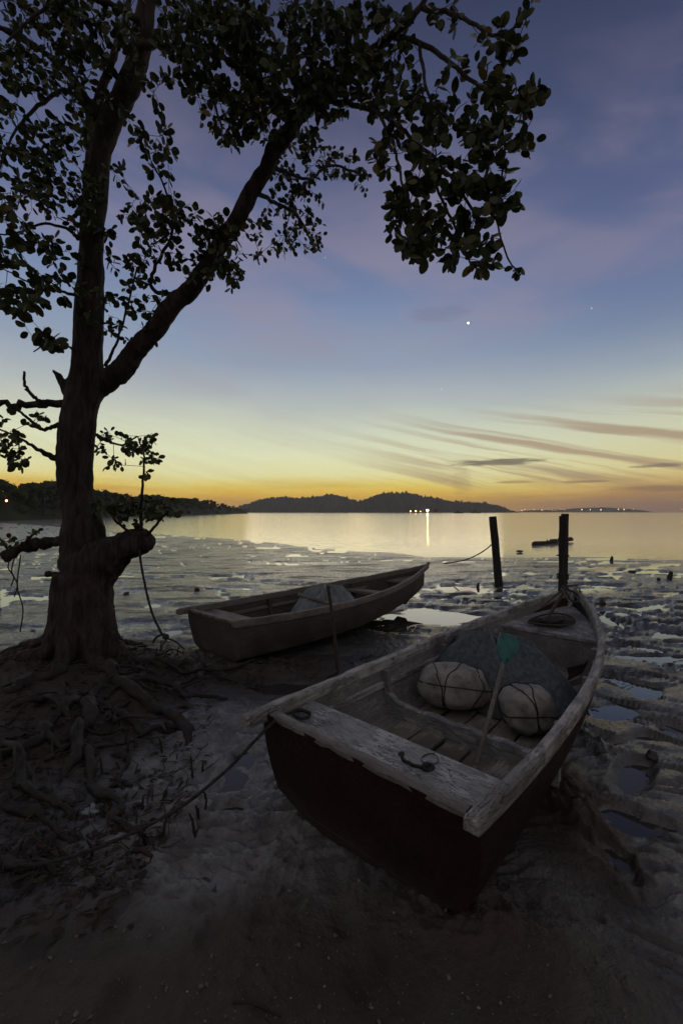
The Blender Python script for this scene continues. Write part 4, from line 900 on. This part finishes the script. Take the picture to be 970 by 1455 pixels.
# branches: chains kept as nodes that twigs can start from
nodes = []
def add_nodes(S):
    for p in S: nodes.append(tuple(p))
for k in ('trunk', 'limb', 'left_limb', 'inner_limb'):
    S = spline(CH[k], 7); S = S[int(len(S)*.55):] if k == 'trunk' else (S[12:] if k == 'limb' else S)
    add_nodes(S)
BR = [[TP(430, 160, 3.5, 16), TP(424, 125, 3.5, 13), TP(414, 85, 3.45, 11), TP(416, 40, 3.4, 9), TP(425, -30, 3.3, 6)],
      [TP(424, 165, 3.5, 14), TP(385, 130, 3.4, 10), TP(340, 100, 3.3, 8), TP(300, 60, 3.2, 6)],
      [TP(455, 140, 3.4, 10), TP(500, 150, 3.2, 7), TP(545, 165, 3.0, 6), TP(590, 200, 2.8, 5), TP(640, 250, 2.65, 4.5), TP(672, 300, 2.55, 4)],
      [TP(560, 52, 3.1, 9), TP(600, 62, 2.95, 7), TP(640, 92, 2.8, 6), TP(690, 130, 2.65, 5), TP(735, 150, 2.5, 4), TP(755, 170, 2.5, 3)],
      [TP(595, 60, 2.95, 5), TP(600, 95, 2.9, 5), TP(610, 140, 2.75, 4), TP(650, 180, 2.65, 4), TP(700, 215, 2.55, 3.5)],
      [TP(600, 10, 2.95, 8), TP(650, 22, 2.8, 6), TP(700, 50, 2.65, 4.5), TP(740, 30, 2.55, 3), TP(748, 5, 2.5, 2.5)],
      [TP(540, 165, 3.0, 5), TP(560, 210, 2.85, 4), TP(572, 265, 2.7, 3.5), TP(590, 320, 2.6, 3)],
      [TP(600, 210, 2.75, 5), TP(628, 285, 2.62, 4), TP(655, 340, 2.55, 3.5), TP(668, 375, 2.5, 2.5)],
      [TP(690, 130, 2.65, 4), TP(715, 190, 2.55, 3.5), TP(712, 250, 2.5, 3), TP(705, 310, 2.45, 3), TP(720, 365, 2.45, 2.5), TP(734, 384, 2.45, 2)],
      [TP(380, 235, 3.7, 8), TP(410, 245, 3.9, 5), TP(440, 255, 4.1, 4), TP(470, 235, 4.3, 3.5), TP(520, 250, 4.5, 3)],
      [TP(365, 275, 3.8, 7), TP(395, 290, 4.1, 5), TP(425, 310, 4.4, 3.5), TP(445, 350, 4.6, 2.5)],
      [TP(250, 420, 4.05, 7), TP(216, 410, 4.0, 6), TP(225, 370, 3.95, 5), TP(245, 330, 3.9, 4), TP(235, 270, 3.8, 3), TP(215, 230, 3.7, 2.5)],
      [TP(150, 520, 4.25, 6), TP(165, 490, 4.2, 4), TP(180, 440, 4.1, 3), TP(195, 380, 4.05, 2.5)],
      [TP(112, 340, 4.25, 7), TP(95, 325, 4.1, 5), TP(60, 318, 4.0, 4), TP(20, 332, 3.9, 3), TP(-20, 330, 3.8, 2.5)],
      [TP(112, 420, 4.25, 6), TP(80, 412, 4.05, 4), TP(40, 400, 3.9, 3), TP(5, 382, 3.8, 2)],
      [TP(115, 505, 4.25, 5), TP(92, 490, 4.1, 3), TP(65, 490, 3.95, 2.5), TP(48, 500, 3.9, 2)],
      [TP(130, 160, 4.2, 10), TP(95, 130, 4.0, 7), TP(55, 150, 3.8, 6), TP(20, 190, 3.6, 4), TP(0, 240, 3.5, 3)],
      [TP(200, 70, 4.05, 14), TP(235, 50, 3.7, 10), TP(275, 40, 3.4, 8), TP(320, 50, 3.2, 6), TP(360, 30, 3.1, 5)],
      [TP(205, 40, 4.05, 12), TP(170, 10, 3.8, 9), TP(120, -5, 3.6, 7), TP(60, 15, 3.4, 5), TP(10, 60, 3.3, 4)],
      [TP(262, 43, 3.5, 6), TP(290, 80, 3.35, 5), TP(300, 130, 3.3, 4), TP(315, 180, 3.3, 3)],
      [TP(100, 576, 4.3, 15), TP(60, 574, 4.25, 12), TP(25, 576, 4.2, 11), TP(-10, 573, 4.15, 10), TP(-50, 565, 4.1, 8)],
      [TP(78, 574, 4.26, 8), TP(58, 570, 4.2, 6), TP(44, 560, 4.18, 6), TP(36, 548, 4.17, 5), TP(35, 528, 4.16, 4)],
      [TP(95, 606, 4.3, 10), TP(80, 604, 4.27, 8), TP(62, 610, 4.2, 6), TP(40, 594, 4.1, 5), TP(22, 580, 4.05, 4)],
      [TP(90, 655, 4.3, 14), TP(70, 648, 4.25, 10), TP(50, 636, 4.15, 6), TP(25, 620, 4.0, 4), TP(0, 610, 3.9, 3)],
      [TP(138, 618, 4.28, 6), TP(155, 628, 4.2, 4), TP(175, 632, 4.1, 3), TP(195, 620, 4.0, 2.5)],
      [TP(205, 765, 4.1, 7), TP(200, 730, 4.1, 5), TP(203, 690, 4.05, 4), TP(205, 650, 4.0, 3), TP(196, 620, 4.0, 2)],
      [TP(200, 766, 4.1, 5), TP(170, 745, 4.0, 4), TP(150, 720, 3.95, 3)], [TP(205, 765, 4.1, 5), TP(225, 742, 4.0, 4), TP(240, 725, 3.95, 3)],
      [TP(30, 780, 4.2, 6), TP(45, 762, 4.1, 4), TP(58, 752, 4.05, 2)], [TP(15, 790, 4.15, 6), TP(5, 770, 4.1, 4), TP(-10, 755, 4.0, 2)]]
for ch in BR:
    S = spline(ch, 6); add_nodes(S[3:]); S[:, 3] = np.clip(S[:, 3], .003, None)
    for i in range(1, len(S)-1): S[i, :3] += np.array([rnd.gauss(0, 1), rnd.gauss(0, 1), rnd.gauss(0, 1)])*S[i, 3]*.35
    MB().tube([to_l(p) for p in S], list(S[:, 3]), 8, True, rough=.06, seed=rnd.random()*6).build('branch', barkm, tree, angle=80)
# hanging vines on the left stub
for px, L_ in ((22, 60), (30, 110), (17, 45)):
    pts = spline([tuple(W(px, 788, 4.15)), tuple(W(px-5, 788+L_*.4, 4.13)), tuple(W(px+3, 788+L_*.7, 4.12)), tuple(W(px-1, 788+L_, 4.12))], 5); MB().tube([to_l(p) for p in pts], .006, 5).build('vine', barkm, tree)

# clusters of leaves: px, py, depth, rx, ry, twigs, leaf length
CL = [(45, 60, 3.7, 80, 70, 60, .088), (60, 170, 3.7, 80, 70, 50, .088), (30, 260, 3.6, 60, 60, 32, .09), (85, 245, 3.9, 40, 70, 18, .085), (20, 340, 3.6, 40, 40, 14, .10), (75, 380, 3.9, 40, 55, 15, .11), (30, 420, 3.7, 40, 26, 12, .13), (65, 490, 3.9, 22, 15, 6, .13), (120, 350, 4.0, 34, 60, 8, .10), (135, 440, 4.05, 26, 45, 6, .10), (150, 255, 3.95, 36, 40, 8, .10), (295, 380, 3.8, 34, 24, 8, .10), (200, 480, 4.1, 24, 22, 4, .09), (110, 300, 3.9, 40, 40, 8, .10),
      (120, 40, 3.6, 70, 60, 46, .09), (150, 100, 4.0, 50, 60, 20, .09), (290, 40, 3.2, 80, 50, 62, .09), (330, 110, 3.3, 70, 50, 52, .088), (240, 100, 3.6, 45, 50, 14, .09), (380, 60, 3.3, 60, 60, 56, .088), (450, 60, 3.2, 60, 65, 52, .088), (530, 50, 3.0, 55, 50, 40, .088),
      (480, 120, 3.3, 70, 40, 40, .085), (410, 160, 3.5, 65, 45, 40, .088), (330, 160, 3.5, 45, 40, 24, .085), (330, 190, 3.6, 40, 25, 9, .085), (210, 200, 3.7, 40, 50, 12, .10), (225, 300, 3.85, 40, 30, 11, .10), (180, 340, 4.0, 35, 55, 14, .10), (260, 320, 3.85, 60, 45, 22, .095), (310, 350, 3.8, 45, 40, 22, .095), (180, 430, 4.0, 40, 45, 11, .09), (225, 390, 3.9, 50, 40, 12, .09),
      (330, 390, 3.8, 18, 22, 6, .08), (370, 340, 3.9, 30, 30, 8, .08), (430, 230, 4.3, 50, 40, 24, .085), (430, 310, 4.5, 35, 45, 19, .08), (395, 280, 4.3, 30, 45, 13, .08), (480, 230, 4.4, 40, 25, 11, .08), (515, 265, 4.5, 18, 18, 4, .08), (400, 350, 4.5, 25, 16, 5, .08), (445, 345, 4.5, 12, 20, 4, .08),
      (540, 120, 3.0, 55, 50, 26, .088), (600, 150, 2.8, 50, 50, 22, .092), (560, 210, 2.8, 40, 40, 13, .092), (660, 150, 2.65, 60, 45, 26, .095), (720, 120, 2.5, 36, 50, 16, .095), (755, 160, 2.5, 16, 40, 8, .10), (640, 220, 2.65, 60, 40, 30, .098), (710, 210, 2.5, 34, 45, 18, .098), (600, 280, 2.6, 50, 38, 30, .098), (670, 290, 2.55, 50, 40, 36, .098), (715, 280, 2.5, 22, 40, 12, .098),
      (620, 345, 2.55, 50, 26, 20, .095), (672, 360, 2.5, 40, 30, 18, .095), (590, 345, 2.6, 22, 20, 8, .095), (565, 310, 2.6, 18, 30, 5, .09), (735, 382, 2.45, 8, 6, 2, .06), (720, 60, 2.55, 40, 35, 6, .09), (745, 10, 2.5, 12, 14, 4, .08), (670, 60, 2.7, 45, 40, 6, .09), (640, 20, 2.8, 30, 20, 4, .085),
      (15, 630, 4.0, 25, 25, 9, .09), (30, 650, 4.05, 18, 18, 6, .09), (55, 595, 4.1, 18, 12, 3, .09), (10, 585, 4.0, 18, 14, 3, .09),
      (160, 640, 4.1, 28, 28, 9, .085), (195, 640, 4.0, 24, 30, 9, .085), (215, 650, 4.0, 14, 34, 7, .08), (210, 625, 4.0, 10, 8, 3, .07), (160, 720, 3.95, 32, 16, 14, .085), (225, 722, 3.95, 32, 16, 16, .085), (195, 735, 4., 40, 18, 9, .08), (150, 618, 4.2, 10, 12, 2, .08), (55, 752, 4.05, 8, 8, 3, .05), (5, 765, 4.05, 12, 14, 3, .09), (80, -40, 3.6, 120, 40, 20, .09), (350, -40, 3.3, 220, 40, 30, .09)]
NA = np.array(nodes)
twig = MB(); LV = []; LF = []
def leaf(p, d, nrm, L_, w):
    d = d.normalized(); s_ = d.cross(nrm)
    if s_.length < 1e-3: s_ = d.orthogonal()
    s_.normalize(); n_ = s_.cross(d); b = len(LV); cup = rnd.uniform(-.06, .14)*L_; bend = rnd.uniform(-.2, .1)*L_
    prof = ((0, .05), (.16, .62), (.42, 1.), (.68, .96), (.9, .58), (1., .10))
    for f, ww in prof:
        c = p+d*(L_*f)+n_*(bend*f*f); hw = w/2*ww
        LV.append(tuple(c-s_*hw+n_*(cup*ww))); LV.append(tuple(c)); LV.append(tuple(c+s_*hw+n_*(cup*ww)))
    for i in range(5):
        for k in range(2): LF.append((b+3*i+k, b+3*i+k+1, b+3*i+3+k+1, b+3*i+3+k))
n_leaf = 0
for px, py, d0, rx, ry, nt, ll in CL:
    ll *= .8; nt = max(2, round(nt*(1.5 if px < 500 and py < 440 else 1.18)*(.64 if px > 575 and 100 < py < 375 else .82 if py < 200 else .95)))
    for i in range(nt):
        while True:
            ax_, ay_ = rnd.uniform(-1, 1), rnd.uniform(-1, 1)
            if ax_*ax_+ay_*ay_ < 1: break
        dd = d0*(1+rnd.gauss(0, .045)); T = W(px+ax_*rx, py+ay_*ry, dd); Tn = np.array(T)
        dist = np.linalg.norm(NA[:, :3]-Tn, axis=1)+rnd.random()*.02; k = int(dist.argmin()); P0 = Vector(NA[k, :3]); D = T-P0; dl = D.length
        if dl > 1.3: continue
        mid = P0.lerp(T, .55)+Vector((rnd.gauss(0, .12), rnd.gauss(0, .12), abs(rnd.gauss(0, .14))))*dl*.6
        S = spline([tuple(P0), tuple(mid), tuple(T)], 4); 
        r0 = min(max(.0028, .006*dl), NA[k, 3]*.9)
        twig.tube([to_l(p) for p in S], [r0+(.0016-r0)*j/8 for j in range(9)], 4, False)
        nl = rnd.randint(5, 8); 
        if dl > .12: NA = np.vstack([NA, [*S[5], .003]])
        for j in range(nl):
            f = 1-(j/nl)*min(.75, .22/max(dl, .05)); ii = min(int(f*8), 7); q = Vector(S[ii]).lerp(Vector(S[ii+1]), f*8-ii if f < 1 else 1)
            ddir = (Vector(S[min(ii+1, 8)])-Vector(S[ii])).normalized()
            sidev = Vector((rnd.gauss(0, 1), rnd.gauss(0, 1), rnd.gauss(0, .8)-.15)); sidev = (sidev-ddir*sidev.dot(ddir)*.6).normalized()
            dv = (ddir*.55+sidev+Vector((0, 0, -.2))).normalized(); L_ = ll*rnd.uniform(.62, 1.1)
            nv = Vector((rnd.gauss(0, .8), rnd.gauss(-.35, .8), rnd.gauss(.4, .7))).normalized()
            q2 = q+dv*.012; leaf(q2-TL, dv, nv, L_, L_*rnd.uniform(.62, .82)); n_leaf += 1
twig.build('twigs', barkm, tree)
me = bpy.data.meshes.new('crown'); me.from_pydata(LV, [], LF); me.update(); me.polygons.foreach_set('use_smooth', [True]*len(me.polygons)); link('crown', me, tree, leafm)

# ------------------------------------------------------------------ driftwood, stones, stumps and litter
def driftlog(px0, py0, px1, py1, r_, label):
    a, b_ = WZ(px0, py0, 0), WZ(px1, py1, 0); a.z = WL+.05; b_.z = WL+.12
    pts = [a.lerp(b_, k/14)+Vector((0, 0, .015*math.sin(k*1.1)+.015*rnd.random())) for k in range(15)]
    m = MB(); m.tube(pts, [r_*(.8+.4*rnd.random()) for _ in pts], 9, rough=.14)
    for k in (5, 6, 9, 11): m.tube([pts[k], pts[k]+Vector((rnd.uniform(-.1, .1), 0, r_*1.6))], [r_*.5, r_*.2], 6)
    return tag(m.build('driftwood_log', post_wood, None, angle=80), label, 'driftwood')
driftlog(757, 774, 812, 769, .10, 'dark driftwood log lying in the shallow water behind the double post')
def stone(px, py, wpx, hpx, label, nm='mud_stone', cat='stone', grp=None):
    p = WZ(px, py+hpx*.4, -.01); d = p.y; s_ = wpx/FOC*d/2; h_ = hpx/FOC*d/2
    o = lump((s_, s_*.9, h_), rnd.randrange(90), 14, 10, .45).build(nm, stonem, None, angle=180); o.location = (p.x, p.y, max(p.z, G(p.x, p.y))+h_*.6); return tag(o, label, cat, grp)
stone(855, 857, 9, 9, 'dark stone in a pool just right of the big boat\'s bow')
stone(926, 1078, 15, 12, 'rounded dark stone on the ripples at the far right')
stone(898, 812, 10, 4, 'flat dark stone near the waterline at the right')
stone(180, 843, 8, 5, 'small dark stone beside the puddle right of the trunk')
stone(519, 872, 9, 5, 'low dark lump of mud-covered stone behind the smaller boat')
stone(738, 783, 9, 3, 'flat dark stone in the shallows left of the driftwood log')
stone(280, 838, 7, 5, 'dark pebble-sized stone on the puddle edge above the smaller boat')
def stump(px, py, h_, r_, lean, label):
    p = WZ(px, py, 0); t = empty('broken_stump', (p.x, p.y, -.05), label=label, cat='stump', group='broken stumps on the mud')
    m = MB(); m.tube([(0, 0, 0), (lean*.4, 0, h_*.5), (lean, 0, h_)], [r_*1.2, r_, r_*.7], 8, rough=.15); m.build('stem', post_wood, t)
    m = MB(); m.tube([(lean*.3, 0, h_*.35), (lean*.3+h_*.35, 0, h_*.55)], [r_*.6, r_*.35], 6, rough=.15); m.build('side_snag', post_wood, t)
stump(868, 796, .18, .045, .02, 'short upright stump near the waterline, right of the double post')
stump(950, 822, .22, .05, .05, 'broken leaning stump with a side snag on the mud at the far right')
stump(824, 842, .13, .02, -.02, 'tiny thin stump just beside the tip of the big boat\'s bow')
stump(678, 833, .12, .03, .02, 'tiny dark stump in a puddle left of the leaning post')
stump(936, 824, .10, .04, -.03, 'lower stump beside the broken leaning one at the far right')
# scraps
p = WZ(130, 1118, .15); o = lump((.035, .02, .025), 77, 14, 9, .9).build('plastic_scrap', plain('pale_blue_plastic', (.22, .28, .32), .35), None, angle=180); o.location = (p.x, p.y, G(p.x, p.y)+.015); tag(o, 'crumpled pale blue plastic scrap among the tree roots', 'litter')
def stick(pts, r_, label, mat):
    V = []
    for px, py in pts:
        p = WZ(px, py, .03); V.append((p.x, p.y, G(p.x, p.y)+r_*.8))
    S = spline(V, 4); return tag(MB().tube(S, [r_*(1-.3*i/len(S)) for i in range(len(S))], 7, rough=.12).build('broken_stick', mat, None, angle=80), label, 'stick')
stick([(192, 1200), (204, 1208), (216, 1214)], .012, 'short reddish stick beside the rope on the mud', red_post)
stick([(55, 1198), (70, 1204), (84, 1214)], .012, 'short pale reddish stick near the rope at the left', red_post)
stick([(330, 1432), (360, 1436), (400, 1450)], .004, 'thin dark twig on the sand at the bottom', rootm)
stick([(560, 1250), (575, 1262), (590, 1270)], .005, 'thin twig in the shade under the big boat\'s stern', rootm)
# loose scatter nobody could count
gm = MB(); 
for i in range(800):
    px, py = rnd.uniform(-20, 900), 1160+300*rnd.random()**.8
    if px > 700 and py < 1300: continue
    p = WZ(px, py, .03); s_ = rnd.uniform(.0015, .0045) if rnd.random() < .93 else rnd.uniform(.006, .011); z = G(p.x, p.y)
    M_ = Matrix.Rotation(rnd.uniform(0, 6), 3, 'Z') @ Matrix.Rotation(rnd.uniform(-.6, .6), 3, 'X')
    gm.add([M_ @ Vector(v)*s_+Vector((p.x, p.y, z+s_*.3)) for v in ((1.2, 0, 0), (-1, .2, 0), (0, .9, .1), (.1, -.8, 0), (0, .1, .7), (0, 0, -.6))], [(0, 2, 4), (2, 1, 4), (1, 3, 4), (3, 0, 4), (2, 0, 5), (1, 2, 5), (3, 1, 5), (0, 3, 5)])
o = gm.build('gravel', gravelm, None, angle=20); o['kind'] = 'stuff'
gm = MB()
for i in range(20):
    px, py = rnd.uniform(20, 760), rnd.uniform(1215, 1450); p = WZ(px, py, .03); s_ = rnd.uniform(.002, .0055); z = G(p.x, p.y)
    M_ = Matrix.Rotation(rnd.uniform(0, 6), 3, 'Z') @ Matrix.Rotation(rnd.uniform(-.9, .9), 3, 'X')
    gm.add([M_ @ Vector(v)*s_+Vector((p.x, p.y, z+s_*.35)) for v in ((1.3, 0, 0), (.2, .8, 0), (-1, .3, 0), (-.8, -.5, 0), (.3, -.7, 0), (0, 0, .5))], [(0, 1, 5), (1, 2, 5), (2, 3, 5), (3, 4, 5), (4, 0, 5), (4, 3, 2, 1, 0)])
o = gm.build('shell_gravel', shellm, None, angle=20); o['kind'] = 'stuff'
LV, LF = [], []
tw = MB()
for i in range(1700):
    if rnd.random() < .72: px, py = rnd.uniform(-20, 300), rnd.uniform(930, 1225)
    elif rnd.random() < .6: px, py = rnd.uniform(200, 560), rnd.uniform(915, 965)
    else: px, py = rnd.uniform(0, 320), rnd.uniform(1150, 1300)
    if px > 190 and 1010 < py < 1400 and px > 330-(py-1010)*.6: continue
    p = WZ(px, py, .1); z = G(p.x, p.y)
    if z < WL+.01: continue
    if rnd.random() < .65:
        leaf(Vector((p.x, p.y, z+.004)), Vector((rnd.gauss(0, 1), rnd.gauss(0, 1), rnd.uniform(-.05, .45))), Vector((rnd.gauss(0, .3), rnd.gauss(0, .3), 1)).normalized(), rnd.uniform(.025, .06), rnd.uniform(.012, .03))
    else:
        a = rnd.uniform(0, 6.28); l_ = rnd.uniform(.04, .16); tw.tube([(p.x, p.y, z+.004), (p.x+math.cos(a)*l_*.5, p.y+math.sin(a)*l_*.5, z+.012+rnd.uniform(0, .02)), (p.x+math.cos(a+.4)*l_, p.y+math.sin(a+.4)*l_, z+rnd.uniform(0, .05))], [.004, .003, .0015], 4, False)
b = len(LV); LV += tw.v; LF += [tuple(i+b for i in q) for q in tw.f]
me = bpy.data.meshes.new('leaf_litter'); me.from_pydata(LV, [], LF); me.update(); o = link('leaf_litter', me, None, litterm); o['kind'] = 'stuff'

# ------------------------------------------------------------------ evening haze
hz, g = new_mat('evening_haze'); pv_ = g.n('ShaderNodeVolumePrincipled'); pv_.inputs['Color'].default_value = (.97, .95, .98, 1); pv_.inputs['Density'].default_value = 3.1e-4
g.l(pv_.outputs[0], g.n('ShaderNodeOutputMaterial').inputs['Volume'])
m = MB(); m.box((0, 1300, 34), (9000, 3400, 76)); o = m.build('haze', hz, None, False); o['kind'] = 'stuff'
sc.cycles.volume_bounces = 0
